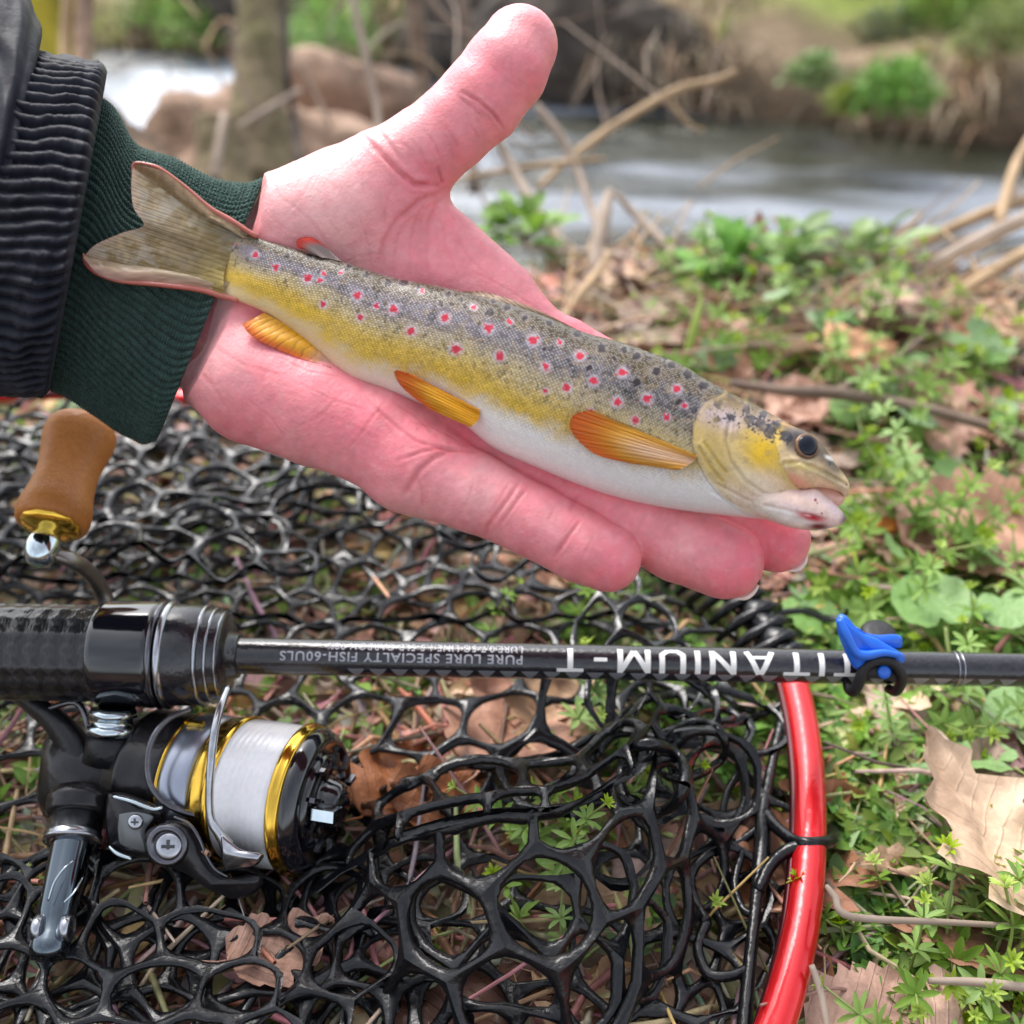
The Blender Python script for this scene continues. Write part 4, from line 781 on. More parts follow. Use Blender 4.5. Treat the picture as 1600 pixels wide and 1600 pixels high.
part('spool_face', [(13.2, 21.5), (13.9, 22.0), (15.8, 21.2), (17.4, 19.6), (18.2, 18.6), (18.0, 17.6), (17.0, 16.6), (16.6, 12)], gloss)
kb = part('drag_knob', [(15, 15.2), (17.2, 15.0), (18.6, 14.0), (19.2, 12.6), (18.6, 11.0), (18.4, 7.6), (20.5, 7.2), (23.0, 6.4), (24.4, 5.2), (25, 3), (25.1, .2)], gloss)
u0 = (Vector(UP)-AX*AX.dot(Vector(UP))).normalized(); w0 = AX.cross(u0)
def boxp(c, ax, ay, az, lx, ly, lz):
    vs = [c+ax*(i*lx)+ay*(j*ly)+az*(l*lz) for i in (-1, 1) for j in (-1, 1) for l in (-1, 1)]
    return vs, [(0, 1, 3, 2), (4, 6, 7, 5), (0, 4, 5, 1), (2, 3, 7, 6), (0, 2, 6, 4), (1, 5, 7, 3)]
tw0 = (-Vector(FWD)-AX*AX.dot(-Vector(FWD))).normalized(); uu0 = tw0.cross(AX)
V, Fs = boxp(AO+AX*.0225+tw0*.0100+uu0*.0050*0, AX, tw0, uu0, .0034, .0030, .0016); child_of(mesh('knob_grip', V, Fs, chrome, None, False), kb)
for kk in range(10):
    a = kk/10*2*math.pi; V, Fs = boxp(AO+AX*.0196+(u0*math.cos(a)+w0*math.sin(a))*.0125, AX, u0*math.cos(a)+w0*math.sin(a), w0*math.cos(a)-u0*math.sin(a), .0008, .0022, .0007); child_of(mesh('knob_rib', V, Fs, gun, None, False), kb)
for kk in range(16):                    # slots of the spool skirt
    a = kk/16*2*math.pi; rd = u0*math.cos(a)+w0*math.sin(a); V, Fs = boxp(AO-AX*.0225+rd*.0214, AX, rd, rd.cross(AX), .0030, .0006, .0007)
    if kk % 4 == 1: mesh('skirt_slot', V, Fs, gold, REEL, False)
# gold print on the skirt is raised lettering too small to read: a shallow band stands there
DR = .309
V, Fs = tube_s([(300, 1108, .306, 4), (262, 1124, .301, 5), (236, 1160, .297, 5), (231, 1212, .295, 5), (250, 1248, .295, 5), (290, 1270, .296, 6), (330, 1276, .298, 4)], 10, 6); mesh('rotor_rim', V, Fs, gun, REEL)
V, Fs = plate([(262, 1282), (285, 1284), (304, 1298), (316, 1322), (326, 1348), (340, 1364), (362, 1374), (392, 1368), (410, 1372), (408, 1386), (390, 1400), (358, 1404), (322, 1388), (292, 1366), (262, 1354), (236, 1344), (225, 1322), (230, 1298)], .293, .008, .5, 5); arm = mesh('rotor_arm', V, Fs, blk_metal, REEL)
V, Fs = tube_s([(272, 1276, .2885, 2), (296, 1288, .2883, 2.6), (311, 1310, .288, 2.6), (322, 1336, .288, 2.6), (336, 1358, .288, 2.6), (356, 1370, .288, 2)], 6, 6); child_of(mesh('arm_edge', V, Fs, gun), arm)
def screw(px, py, d, r, par, m=steel):
    c = PV(px, py, d); rr = r*d/F; ax = (-Vector(FWD)+Vector(UP)*.15).normalized(); V, Fs = lathe(c, ax, [(-.001, rr), (.0003, rr), (.0007, rr*.86), (.0008, rr*.5), (.0008, rr*.01)], 28, UP); s = child_of(mesh('screw', V, Fs, m), par)
    a, b = Vector(RGT), Vector(UP)
    for q in (a, b):
        V, Fs = boxp(c+ax*.0008, q, ax, q.cross(ax), rr*.5, .00012, rr*.12); o = mesh('screw', V, Fs, gloss, None, False); child_of(o, par)
V, Fs = lathe(PV(262, 1320, .2895), -FWD, [(-.002, .0058), (.0005, .0060), (.0012, .0054), (.0013, .0042), (.0006, .0038)], 40, UP); child_of(mesh('pivot_cap', V, Fs, gun), arm)
screw(264, 1322, .2885, 21, arm)
V, Fs = plate([(168, 1238), (200, 1240), (250, 1262), (252, 1278), (236, 1290), (226, 1318), (232, 1340), (200, 1336), (176, 1326), (166, 1300), (164, 1268)], .2975, .006, .6, 5); lev = mesh('side_bracket', V, Fs, blk_metal, REEL)
V, Fs = plate([(186, 1272), (214, 1268), (240, 1276), (228, 1296), (226, 1320), (228, 1330), (206, 1326), (188, 1318), (184, 1296)], .2945, .0015, .4, 4); child_of(mesh('side_plate', V, Fs, mat('grey_plate', (.17, .18, .185), .4, metal=.5)), lev)
screw(212, 1284, .2935, 12, lev)
V, Fs = tube_s([(176, 1244, .2945, 3), (206, 1252, .2935, 4), (238, 1264, .2935, 4), (254, 1262, .2935, 3)], 8, 5); child_of(mesh('bracket_edge', V, Fs, chrome), lev)
V, Fs = tube_s([(170, 1322, .2945, 3), (184, 1334, .2935, 4), (206, 1342, .2935, 3.5)], 8, 5); child_of(mesh('bracket_edge', V, Fs, chrome), lev)
V, Fs = tube_s([(356, 1075, .300, 6), (345, 1104, .293, 6.5), (335, 1144, .288, 6.5), (329, 1200, .2855, 6.5), (327, 1250, .2855, 6.5), (330, 1282, .286, 7), (342, 1302, .2865, 8), (356, 1322, .288, 12)], 14, 7); mesh('bail_wire', V, Fs, steel, REEL)
V, Fs = plate([(342, 1300), (356, 1312), (380, 1328), (410, 1334), (409, 1344), (396, 1354), (370, 1358), (350, 1356), (345, 1330)], .2885, .010, .9, 6); mesh('bail_cone', V, Fs, steel, REEL)
part('line_roller', [(-4.4, 2.5), (-4.4, 3.9), (-3.2, 4.0), (-2.6, 3.2), (-.8, 3.0), (.2, 3.4), (1.0, 4.0), (1.8, 3.6), (1.8, 2)], goldl, 36, PV(376, 1366, .2905), Vector(UP))
# gear case, stem and foot
def blob(cs, name, m, par=REEL):        # skinned lumps joined into one smooth case
    mb_ = bpy.data.metaballs.new('tmp'); mb_.resolution = .0016; mb_.threshold = .35; ob = bpy.data.objects.new('tmp', mb_); COL.objects.link(ob)
    for x, y, d, r in cs: e = mb_.elements.new(); e.co = PV(x, y, d); e.radius = r*d/F*1.45
    dg = bpy.context.evaluated_depsgraph_get(); dg.update(); me = bpy.data.meshes.new_from_object(ob.evaluated_get(dg)); bpy.data.objects.remove(ob); bpy.data.metaballs.remove(mb_)
    return link(me, name, m, par)
blob([(130, 1200, .322, 62), (170, 1215, .322, 62), (200, 1190, .322, 56), (110, 1240, .322, 50), (180, 1250, .318, 48), (215, 1225, .320, 50), (110, 1170, .325, 42)], 'gear_case', blk_metal)
V, Fs = tube_s([(20, 1078, .326, 16), (50, 1100, .324, 20), (84, 1126, .321, 26), (112, 1160, .319, 34), (128, 1196, .318, 40)], 16, 6, sx=1, sy=.7); mesh('stem', V, Fs, satin, REEL)
V, Fs = tube_s([(60, 1092, .322, 5), (64, 1110, .320, 4), (120, 1098, .316, 5), (138, 1140, .312, 4), (146, 1176, .312, 4)], 8, 5); mesh('stem_edge', V, Fs, gun, REEL)
part('nut', [(-4, 6), (-3.8, 7.2), (-1.5, 7.6), (-1.2, 6.2), (1.2, 6.0), (1.6, 7.3), (3.4, 6.9), (3.6, 4)], chrome, 8, PV(176, 1126, .312), Vector(UP)*.98+Vector(RGT)*.1)
part('nut_housing', [(-9, 7), (-8.5, 8.2), (-2, 7.6), (0, 6.8), (.5, 4)], satin, 32, PV(178, 1146, .314), Vector(UP)*.98+Vector(RGT)*.1)
h0 = PV(130, 1236, .304); h1 = PV(78, 1480, .277); HX = (h1-h0).normalized(); HL = (h1-h0).length*1000
ps = lambda f: f*HL
part('handle_screw_cap', [(ps(0), 7), (ps(.02), 8.6), (ps(.07), 9.4), (ps(.10), 9.5), (ps(.12), 8.9), (ps(.16), 9.0), (ps(.18), 8.2), (ps(.185), 6)], blk_metal, 12, h0, HX)
part('handle_collar', [(ps(.18), 6), (ps(.19), 7.2), (ps(.30), 7.3), (ps(.31), 7.9), (ps(.325), 7.6), (ps(.335), 7.9), (ps(.35), 7.9), (ps(.36), 6)], steel, 48, h0, HX)
part('handle_shaft', [(ps(.35), 5.6), (ps(.38), 5.4), (ps(.6), 5.2), (ps(.8), 5.0), (ps(.84), 4.6), (ps(.93), 4.4), (ps(.98), 5.2), (ps(1.03), 5.0), (ps(1.07), 4.1), (ps(1.09), 1)], mat('dark_chrome', (.10, .125, .15), .08, metal=1, coat=.6), 48, h0, HX)
for dx in (-22, 22):
    c = PV(84+dx, 1450, .2775); part('washer', [(-1.2, 2.4), (-1.0, 3.4), (1.0, 3.4), (1.2, 2.4)], steel, 24, c, Vector(RGT))
for l in ([(75, 1408, .2765, 1.4), (85, 1378, .2772, 1.8), (101, 1356, .2785, 1.8), (116, 1344, .281, 1.2)], [(100, 1410, .2745, 1.2), (116, 1394, .2762, 1.8), (130, 1370, .280, 1.2)]):
    V, Fs = tube_s(l, 6, 6); mesh('shaft_reflection', V, Fs, chrome, REEL)  # chrome strips added on the shaft to imitate its curved reflections
# crank arm and wooden knob behind the rod
V, Fs = tube_s([(176, 1010, .338, 17), (170, 960, .337, 16), (160, 925, .336, 15), (140, 895, .330, 14), (112, 875, .322, 13), (78, 862, .317, 12)], 16, 6, sx=1.2, sy=.8); mesh('crank_arm', V, Fs, mat('crank_metal', (.22, .20, .19), .3, metal=.9, noise=[(120, .5, (.7, .7, .7), (1.2, 1.2, 1.2))]), REEL)
k0 = PV(64, 864, .316); k1 = PV(132, 662, .343); KX = (k1-k0).normalized(); KL = (k1-k0).length*1000
q = lambda f: f*KL
part('ball_joint', [(q(-.08), 2), (q(-.07), 3.4), (q(-.02), 4.6), (q(.03), 5.2), (q(.08), 5.0), (q(.12), 4.2), (q(.15), 3.6), (q(.2), 3.6)], chrome, 36, k0, KX)
part('knob_cap', [(q(.14), 3.5), (q(.15), 5), (q(.17), 8.2), (q(.19), 9.2), (q(.215), 9.3), (q(.22), 8)], gold, 12, k0, KX)
wood = mat('cork_wood', (.50, .19, .045), .55, spec=.35, coat=.12, noise=[(70, .5, (.72, .66, .6), (1.12, 1.12, 1.15)), (900, .35, (.6, .55, .5), (1.1, 1.1, 1.1))], bump=[('noise', 1200, .00015), ('noise', 150, .0003)])
pr = [(.195, 8), (.20, 9.8), (.22, 10.6), (.26, 11.1), (.32, 11.0), (.42, 10.0), (.52, 9.4), (.60, 9.3), (.68, 9.7), (.78, 10.6), (.86, 11.2), (.92, 11.0), (.96, 10.1), (.985, 8.6), (1.0, 5.5), (1.004, 1)]
pp_ = ninterp(np.linspace(0, 1, 60), np.linspace(0, 1, len(pr)), np.array(pr)); part('wooden_knob', [(q(a), b+.06*math.sin(a*150)) for a, b in pp_], wood, 64, k0, KX)
# ================================================================ LANDING NET
NET = thing('landing_net', 'black rubber landing net with a red metal hoop spread on the leaf litter', 'landing net', tuple(G(700, 1150, 0)))
red_m = mat('red_anodised', (.74, .010, .017), .26, metal=.45, coat=.6, noise=[(60, .35, (.75, .7, .7), (1.1, 1.1, 1.1))], bump=[('noise', 300, .00012)])
netr = mat('wet_black_rubber', (.0050, .0053, .0068), .23, spec=.45, coat=.05, noise=[(120, .5, (.6, .6, .6), (1.6, 1.6, 1.7))], bump=[('noise', 420, .0003), ('noise', 120, .0004)])
HOOP_PX = [(-260, 640), (-120, 620), (20, 615), (110, 612), (330, 628), (560, 672), (780, 735), (980, 815), (1090, 875), (1160, 935), (1222, 1022), (1247, 1090), (1262, 1180), (1266, 1280), (1260, 1390), (1246, 1480), (1212, 1600), (1150, 1740), (1040, 1900)]
HZ = .024
hp = smooth_line([G(x, y, HZ+(.008 if x < 300 and y < 700 else 0)) for x, y in HOOP_PX], 8)
V, Fs = tube(hp, .0046, 20, sx=.9, sy=1.05); mesh('hoop', V, Fs, red_m, NET)
groove = mat('dark_groove', (.05, .0, .004), .3, metal=.4)
gp = [Vector(p)+Vector((-.0050, -.001, -.001)) for p in hp]; V, Fs = tube(gp, .0014, 8); mesh('hoop_groove', V, Fs, groove, NET)
NMB = MB()
def net_sheet(f, inside, a0, a1, b0, b1, c=.021, w=.00125, h=.0011, jit=.16, seed=3, keep=1.0):
    # jittered honeycomb in the (a, b) plane, rounded holes, mapped by f to the world
    rs = np.random.default_rng(seed); hx = c*math.sqrt(3)/2; cells = []; vj = {}
    Rc = c/math.sqrt(3)
    def corner(x, y):
        k_ = (round(x/(c*.25)), round(y/(c*.0722*2)))
        if k_ not in vj: vj[k_] = (rs.uniform(-1, 1)*c*jit, rs.uniform(-1, 1)*c*jit)
        return (x+vj[k_][0], y+vj[k_][1])
    r = 0; b = b0
    OUT = []; 
    while b < b1:
        a = a0+(c/2 if r % 2 else 0)
        while a < a1:
            if inside(a, b) and rs.random() <= keep:
                OUT.append([corner(a+Rc*math.sin(math.pi/3*k_), b+Rc*math.cos(math.pi/3*k_)) for k_ in range(6)])
            a += c
        b += hx; r += 1
    if not OUT: return
    C = np.array(OUT)                                     # n,6,2
    m3 = 4; O = np.concatenate([C[:, [k_]]*(1-i/m3)+C[:, [(k_+1) % 6]]*(i/m3) for k_ in range(6) for i in range(m3)], 1)   # n,24,2
    ctr = C.mean(1, keepdims=True); dv = O-ctr; d = np.linalg.norm(dv, axis=2); mids = (C+np.roll(C, -1, 1))/2; dm = np.linalg.norm(mids-ctr, axis=2).mean(1)[:, None]
    e = 5e-4; P0 = f(O[..., 0], O[..., 1]); pa = f(O[..., 0]+e, O[..., 1])-P0; pb = f(O[..., 0], O[..., 1]+e)-P0; nn_ = np.cross(pa, pb); nn_ /= np.linalg.norm(nn_, axis=-1, keepdims=True)+1e-12
    sg = np.sign((nn_*nn_.mean(1, keepdims=True)).sum(-1, keepdims=True)); C3 = P0.mean(1, keepdims=True); dv = P0-C3; d = np.linalg.norm(dv, axis=2)+1e-9
    # the hole is worked out in space so that strands keep their thickness where the bag is stretched
    ft = np.fft.rfft(d, axis=1); ft[:, 3:] = 0; rh = np.fft.irfft(ft, 24, axis=1)*.965-w
    rh = np.clip(rh, d*.12, np.maximum(d-w*.8, d*.18)); H3 = C3+dv*(rh/d)[..., None]
    key = np.round(O/1e-6).astype(np.int64); kk = (key[..., 0]*1000003+key[..., 1]).ravel(); uq, inv, ct = np.unique(kk, return_inverse=True, return_counts=True); lone = (ct[inv.ravel()] == 1).reshape(d.shape)
    lim = H3+dv/d[..., None]*(1.7*w); far_ = np.linalg.norm(P0-H3, axis=2) > 1.7*w; P0 = np.where((lone & far_)[..., None], lim, P0)
    M3 = P0*.45+H3*.55; I3 = H3*.93+M3*.07
    rows = [P0+nn_*h, M3+nn_*h*.86, I3+nn_*h*.45, H3, I3-nn_*h*.45, M3-nn_*h*.86, P0-nn_*h]
    n = len(C); V = np.stack(rows, 1); nr = V.shape[1]; K = 24
    base = np.arange(n)[:, None, None]*nr*K; i = np.arange(nr-1)[None, :, None]; j = np.arange(K)[None, None, :]
    Q = np.stack([base+i*K+j, base+i*K+(j+1) % K, base+(i+1)*K+(j+1) % K, base+(i+1)*K+j], -1).reshape(-1, 4)
    return V.reshape(-1, 3), Q
hoop_xy = [(p[0], p[1]) for p in hp]+[(-.35, .02)]
hpoly = hoop_xy
NV, NQ = [], []; noff = 0
def add_np(V, Q):
    global noff
    NV.append(V); NQ.append(Q+noff); noff += len(V)
def in_hoop(x, y, m_=.012):
    X = np.array([x]); Y = np.array([y])
    return bool(in_poly(X, Y, hpoly)[0]) and seg_dist(X, Y, hoop_xy[:-1])[0][0] > m_
def floor_z(x, y, s=0): return np.maximum(terrain_z(x, y), -.01)
def f1(a, b):
    x = a+.010*(fbm(a*22+7, b*22+7, 201)-.5)*2; y = b+.012*(fbm(a*20+3, b*20+8, 202)-.5)*2
    z = floor_z(x, y)+.016+.014*(fbm(a*16+5, b*16+5, 203)-.35)
    return np.stack([x, y, z], -1)
add_np(*net_sheet(f1, lambda a, b: in_hoop(a, b, .016), -.42, .42, .10, .72, c=.0240, w=.00125, h=.00115, seed=5))
def crumple(seed, zb, za, lat, wl=14, sx=1, sy=1):
    def f(a, b):
        x = a*sx+lat*(fbm(a*wl+7, b*wl+7, seed, 2)-.5)*2; y = b*sy+lat*(fbm(a*wl+30, b*wl+8, seed+5, 2)-.5)*2
        low = sstep(b, .20, .27); z = floor_z(x, y)+.016+(zb+za*np.abs(fbm(a*wl*1.2+5, b*wl*1.2+5, seed+9, 2)-.5)*2+.002*np.sin(a*150+b*60+seed))*(.30+.70*low)
        return np.stack([x, y, z], -1)
    return f
f2 = crumple(301, .012, .016, .011, 9)
def reg2(a, b):
    if not in_hoop(a, b, .03): return False
    u, v, d = to_px((a, b, .02)); return (v < 960+20*math.sin(u/60) and u < 1190 and not (u > 420 and u < 700 and v > 860)) or (v > 1330 and u < 560)
add_np(*net_sheet(f2, reg2, -.42, .35, .10, .72, c=.0225, w=.00125, h=.0011, seed=7, jit=.16))
f3 = crumple(401, .024, .022, .013, 11)
def reg3(a, b):
    if not in_hoop(a, b, .04): return False
    u, v, d = to_px((a, b, .03)); return (650 < v < 930 and u < 1050 and not (u > 450 and v > 830)) or (v > 1360 and u < 470) or (880 < u < 1200 and 930 < v < 1130)
f4 = crumple(451, .018, .018, .010, 8)
add_np(*net_sheet(f4, lambda a, b: reg2(a, b) and to_px((a, b, .02))[1] < 900, -.42, .35, .10, .72, c=.0225, w=.0012, h=.0011, seed=29, jit=.18))
add_np(*net_sheet(f3, reg3, -.42, .35, .10, .72, c=.0215, w=.0012, h=.0011, seed=9, jit=.16))
# the big fold that rises towards the camera
RIDGE = [(420, 1440, .010), (480, 1400, .018), (550, 1350, .028), (640, 1300, .046), (760, 1268, .055), (880, 1262, .056), (980, 1210, .052), (1060, 1150, .040), (1135, 1130, .028), (1180, 1115, .018)]
rp = np.array([tuple(G(x, y, z)) for x, y, z in RIDGE]); rs_ = np.concatenate([[0], np.cumsum(np.linalg.norm(np.diff(rp, axis=0), axis=1))])
_L = np.linspace(0, .16, 161); _ph = R(5)+R(62)*np.clip(_L/.055, 0, 1)*np.clip((.16-_L)/.06, .45, 1)
_cy = np.concatenate([[0], np.cumsum(np.cos(_ph)[:-1]*.001)]); _cz = np.concatenate([[0], np.cumsum(np.sin(_ph)[:-1]*.001)])
def fold(front, seed, dz=0.):
    def f(a, b):                                          # a along the ridge, b down the slope
        sh = a.shape; p = ninterp(np.clip(a.ravel(), 0, rs_[-1]), rs_, rp).reshape(*sh, 3)
        L = np.maximum(b, 0); yy = np.interp(L, _L, _cy); zz = np.interp(L, _L, _cz); k_ = 1 if front else -.9
        n1 = fbm(a*14+4, b*14+9, seed, 2)-.5; n2 = fbm(a*16+24, b*16+3, seed+3, 2)-.5
        x = p[..., 0]+L*(.16*k_); y = p[..., 1]-yy*k_
        zf = floor_z(x, y)+.010; z = p[..., 2]-dz-zz; z = zf+np.log1p(np.exp(np.clip((z-zf)/.004, -30, 30)))*.004
        return np.stack([x+.010*n2, y+.008*n1, z+.012*n1*sstep(L, 0, .012)], -1)
    return f
add_np(*net_sheet(fold(True, 501), lambda a, b: True, 0, rs_[-1]*.92, 0, .095, c=.0262, w=.0016, h=.0015, seed=11, jit=.10))
add_np(*net_sheet(fold(False, 521), lambda a, b: True, .02, rs_[-1], .0, .07, c=.0225, w=.0015, h=.0014, seed=12, jit=.2))
add_np(*net_sheet(fold(True, 541, .010), lambda a, b: .02 < a, .0, rs_[-1]*.6, .02, .11, c=.022, w=.0014, h=.0013, seed=13, jit=.2))
# bunched roll of loops at the right end of the fold
def roll(px, py, z0, rad, ln, ang, seed, tw=1.0):
    o = np.array(G(px, py, z0)); ca, sa = math.cos(R(ang)), math.sin(R(ang))
    def f(a, b):
        t = b/rad; rr = rad*(1+.25*(fbm(a*30+3, b*30+3, seed)-.5)); u = a+.006*np.sin(t*2+seed)
        return np.stack([o[0]+ca*u-sa*rr*np.cos(t), o[1]+sa*u+ca*rr*np.cos(t), o[2]+rr*np.sin(t)*tw], -1)
    add_np(*net_sheet(f, lambda a, b: True, -ln/2, ln/2, 0, rad*4.4, c=.0235, w=.0015, h=.0014, seed=seed, jit=.2))
f5 = crumple(601, .020, .050, .014, 13)
add_np(*net_sheet(f5, lambda a, b: (lambda q: 850 < q[0] < 1175 and 1100 < q[1] < 1420-.5*(q[0]-850) and in_hoop(a, b, .02))(to_px((a, b, .03))), -.42, .35, .10, .72, c=.0265, w=.0017, h=.0016, seed=41, jit=.12))
f6 = crumple(651, .004, .012, .008, 9)
add_np(*net_sheet(f6, lambda a, b: in_hoop(a, b, .03) and (to_px((a, b, .02))[1] < 1000 or (to_px((a, b, .01))[1] > 1390 and to_px((a, b, .01))[0] < 720)), -.42, .35, .10, .72, c=.0235, w=.0012, h=.0011, seed=43, jit=.14))
mesh_np('net_bag', np.concatenate(NV), np.concatenate(NQ), netr, NET)
# rim cord of the bag, webs to it and the loops that hold it on the hoop
LP = MB()
def cord(l, n=10, k=7): LP.add(*tube([G(a[0], a[1], a[2]) for a in [tuple(q_) for q_ in smooth_line(l, k)]], [q_[3] for q_ in smooth_line(l, k)], n))
cord([(1212, 985, .024, .0018), (1228, 1060, .022, .0018), (1222, 1120, .021, .0016), (1205, 1200, .020, .0017), (1192, 1270, .020, .0022), (1190, 1330, .020, .0026), (1180, 1420, .019, .0018), (1170, 1520, .018, .0019), (1160, 1640, .018, .0022)])
for l in ([(1196, 1272, .020, .0020), (1212, 1292, .022, .0019), (1238, 1312, .0245, .0018), (1262, 1318, .027, .0020), (1290, 1316, .024, .0022), (1303, 1308, .018, .0022), (1298, 1290, .010, .0018), (1280, 1278, .003, .0016)],
          [(1184, 1392, .020, .0019), (1204, 1352, .022, .0019), (1232, 1328, .0245, .0019), (1262, 1320, .026, .0018)],
          [(1196, 1235, .019, .0016), (1215, 1243, .015, .0026), (1234, 1246, .010, .0022), (1250, 1240, .005, .0016)],
          [(1200, 960, .022, .0016), (1255, 955, .020, .0012), (1290, 968, .018, .0010), (1318, 962, .020, .0009), (1326, 950, .024, .0011)],
          [(1216, 985, .022, .0016), (1180, 1010, .02, .0016), (1150, 1060, .018, .0015)],
          [(1178, 1120, .018, .0013), (1210, 1108, .020, .0013), (1222, 1098, .021, .0013)], [(1178, 1118, .018, .0013), (1164, 1160, .018, .0012), (1156, 1205, .018, .0016), (1188, 1232, .02, .0014)],
          [(1156, 1205, .018, .0014), (1136, 1240, .018, .0012), (1130, 1280, .018, .0012), (1146, 1318, .018, .0015), (1190, 1290, .02, .0013)], [(1146, 1318, .018, .0016), (1100, 1340, .018, .0015), (1080, 1370, .017, .0014), (1085, 1410, .017, .0018), (1104, 1440, .018, .0016)],
          [(1160, 1330, .018, .0013), (1148, 1380, .018, .0012), (1160, 1420, .018, .0012), (1182, 1432, .019, .0013)], [(1104, 1440, .017, .0018), (1090, 1480, .017, .0015), (1105, 1520, .017, .0016), (1140, 1525, .018, .0015), (1172, 1512, .018, .0014)]):
    cord(l)
# front rubber strands of the fold seen largest: open loops standing clear
for cx, cy, rx, ry, z, r_, ph in ((1020, 1215, 50, 58, .050, .0014, 14), (1076, 1172, 58, 44, .042, .0012, -10)):
    if rx < 20: continue
    pts = []
    for k_ in range(29):
        t = k_/28*2*math.pi; x = rx*math.cos(t); y = ry*math.sin(t)*(1+.12*math.sin(2*t+ph)); c_, s_ = math.cos(R(ph)), math.sin(R(ph)); pts.append(G(cx+x*c_-y*s_, cy+x*s_+y*c_, z-.010*(1+math.sin(t))*.5+.004*math.sin(3*t+ph)))
    LP.add(*tube(pts, [r_*(1+.35*abs(math.sin(1.5*k_/28*2*math.pi+ph))) for k_ in range(29)], 10, caps=False))
hq = [(i, Vector(p)) for i, p in enumerate(hp) if 985 < to_px(p)[0] < 1232 and 815 < to_px(p)[1] < 1040]
LP.add(*tube([p+Vector((0, -.001, .001)) for i, p in hq], [.0058+.0012*math.sin(i*1.7) for i, p in hq], 12))
for i, p in hq[::2]: LP.add(*tube([p+Vector((.008, .004, .002)), p+Vector((.002, -.002, .008)), p+Vector((-.008, -.004, .002)), p+Vector((-.016, -.006, -.006))], [.0018, .0022, .0022, .0012], 8))
LP.build('rim_cord', netr, NET)
# ================================================================ DEAD LEAVES, TWIGS, PLANTS
def leaf_mesh(name, m, kind, seed):
    r_ = random.Random(seed); nu, nv = 22, 8; vs = []; fs = []; cl = []
    bend = r_.uniform(-.5, .9); curl = r_.uniform(-.5, 1.3); tw = r_.uniform(-.7, .7); ph = r_.uniform(0, 6); asy = r_.uniform(-.1, .1)
    for i in range(nu+1):
        u = i/nu
        if kind == 'lobed': w = .30*math.sin(math.pi*u**.8)**.7*(1+.32*math.sin(u*28+ph))*(1.05-.15*u)
        elif kind == 'toothed': w = .34*math.sin(math.pi*u**.75)**.8*(1+.10*math.sin(u*70+ph))
        elif kind == 'narrow': w = .13*math.sin(math.pi*u)**.8*(1+.05*math.sin(u*30))
        else: w = .36*math.sin(math.pi*u**.7)**.62*(1+.07*math.sin(u*19+ph)+.06*math.sin(u*47))
        if r_.random() < .12 and kind != 'narrow': w *= .75
        w = max(w, .004)
        for j in range(nv+1):
            v = j/nv*2-1; x = u-.5; y = v*w+asy*math.sin(u*3)
            z = .10*curl*v*v*(w/.3)+.16*bend*(u-.5)**2*2+tw*.12*v*(u-.5)+.022*math.sin(9*u+5*v+ph)+.016*math.sin(17*u*1.1-7*v+2*ph)-.02*math.exp(-(v/.14)**2)+.008*math.cos((u*10-abs(v)*3)*math.pi)*abs(v)
            vs.append((x, y, z))
    for i in range(nu):
        for j in range(nv): a = i*(nv+1)+j; fs.append((a, a+nv+1, a+nv+2, a+1))
    b = len(vs); st = tube([(-.5, 0, vs[4][2]-.0), (-.58, r_.uniform(-.03, .03), .01), (-.72, r_.uniform(-.1, .1), .03)], [.010, .009, .007], 5); vs += [tuple(v) for v in st[0]]; fs += [tuple(q+b for q in f) for f in st[1]]
    me = bpy.data.meshes.new(name); me.from_pydata(vs, [], fs); me.update(); me.materials.append(m)
    me.polygons.foreach_set('use_smooth', [True]*len(me.polygons)); return me
def leafmat(nm, base, wet=.45, dark=.55):
    m = mat(nm, base, wet, spec=.4, noise=[(2.2, .8, (dark+.1, dark, dark*.92), (1.2, 1.17, 1.12)), (9, .5, (.72, .66, .6), (1.15, 1.15, 1.12)), (60, .2, (.6, .5, .45), (1.1, 1.1, 1.1))], bump=[('noise', 5, .0011), ('noise', 24, .00022)], objvar=.22, transl=.12)
    # raised veins: a wave across the blade fanned from the midrib
    nt = m.node_tree; N, L = nt.nodes, nt.links; t = N.new('ShaderNodeTexCoord'); sp = N.new('ShaderNodeSeparateXYZ'); L.new(t.outputs['Object'], sp.inputs[0])
    ab = N.new('ShaderNodeMath'); ab.operation = 'ABSOLUTE'; L.new(sp.outputs['Y'], ab.inputs[0]); ad = N.new('ShaderNodeMath'); ad.operation = 'MULTIPLY_ADD'; L.new(ab.outputs[0], ad.inputs[0]); ad.inputs[1].default_value = -1.0; L.new(sp.outputs['X'], ad.inputs[2])
    sn = N.new('ShaderNodeMath'); sn.operation = 'MULTIPLY'; L.new(ad.outputs[0], sn.inputs[0]); sn.inputs[1].default_value = 62; s2 = N.new('ShaderNodeMath'); s2.operation = 'SINE'; L.new(sn.outputs[0], s2.inputs[0]); pw = N.new('ShaderNodeMapRange'); pw.inputs['From Min'].default_value = .8; pw.inputs['From Max'].default_value = 1; L.new(s2.outputs[0], pw.inputs['Value'])
    b = N['Principled BSDF']; bn = N.new('ShaderNodeBump'); bn.inputs['Distance'].default_value = .00018; L.new(pw.outputs[0], bn.inputs['Height']); old = b.inputs['Normal'].links[0].from_socket; L.new(old, bn.inputs['Normal']); L.new(bn.outputs['Normal'], b.inputs['Normal'])
    return m
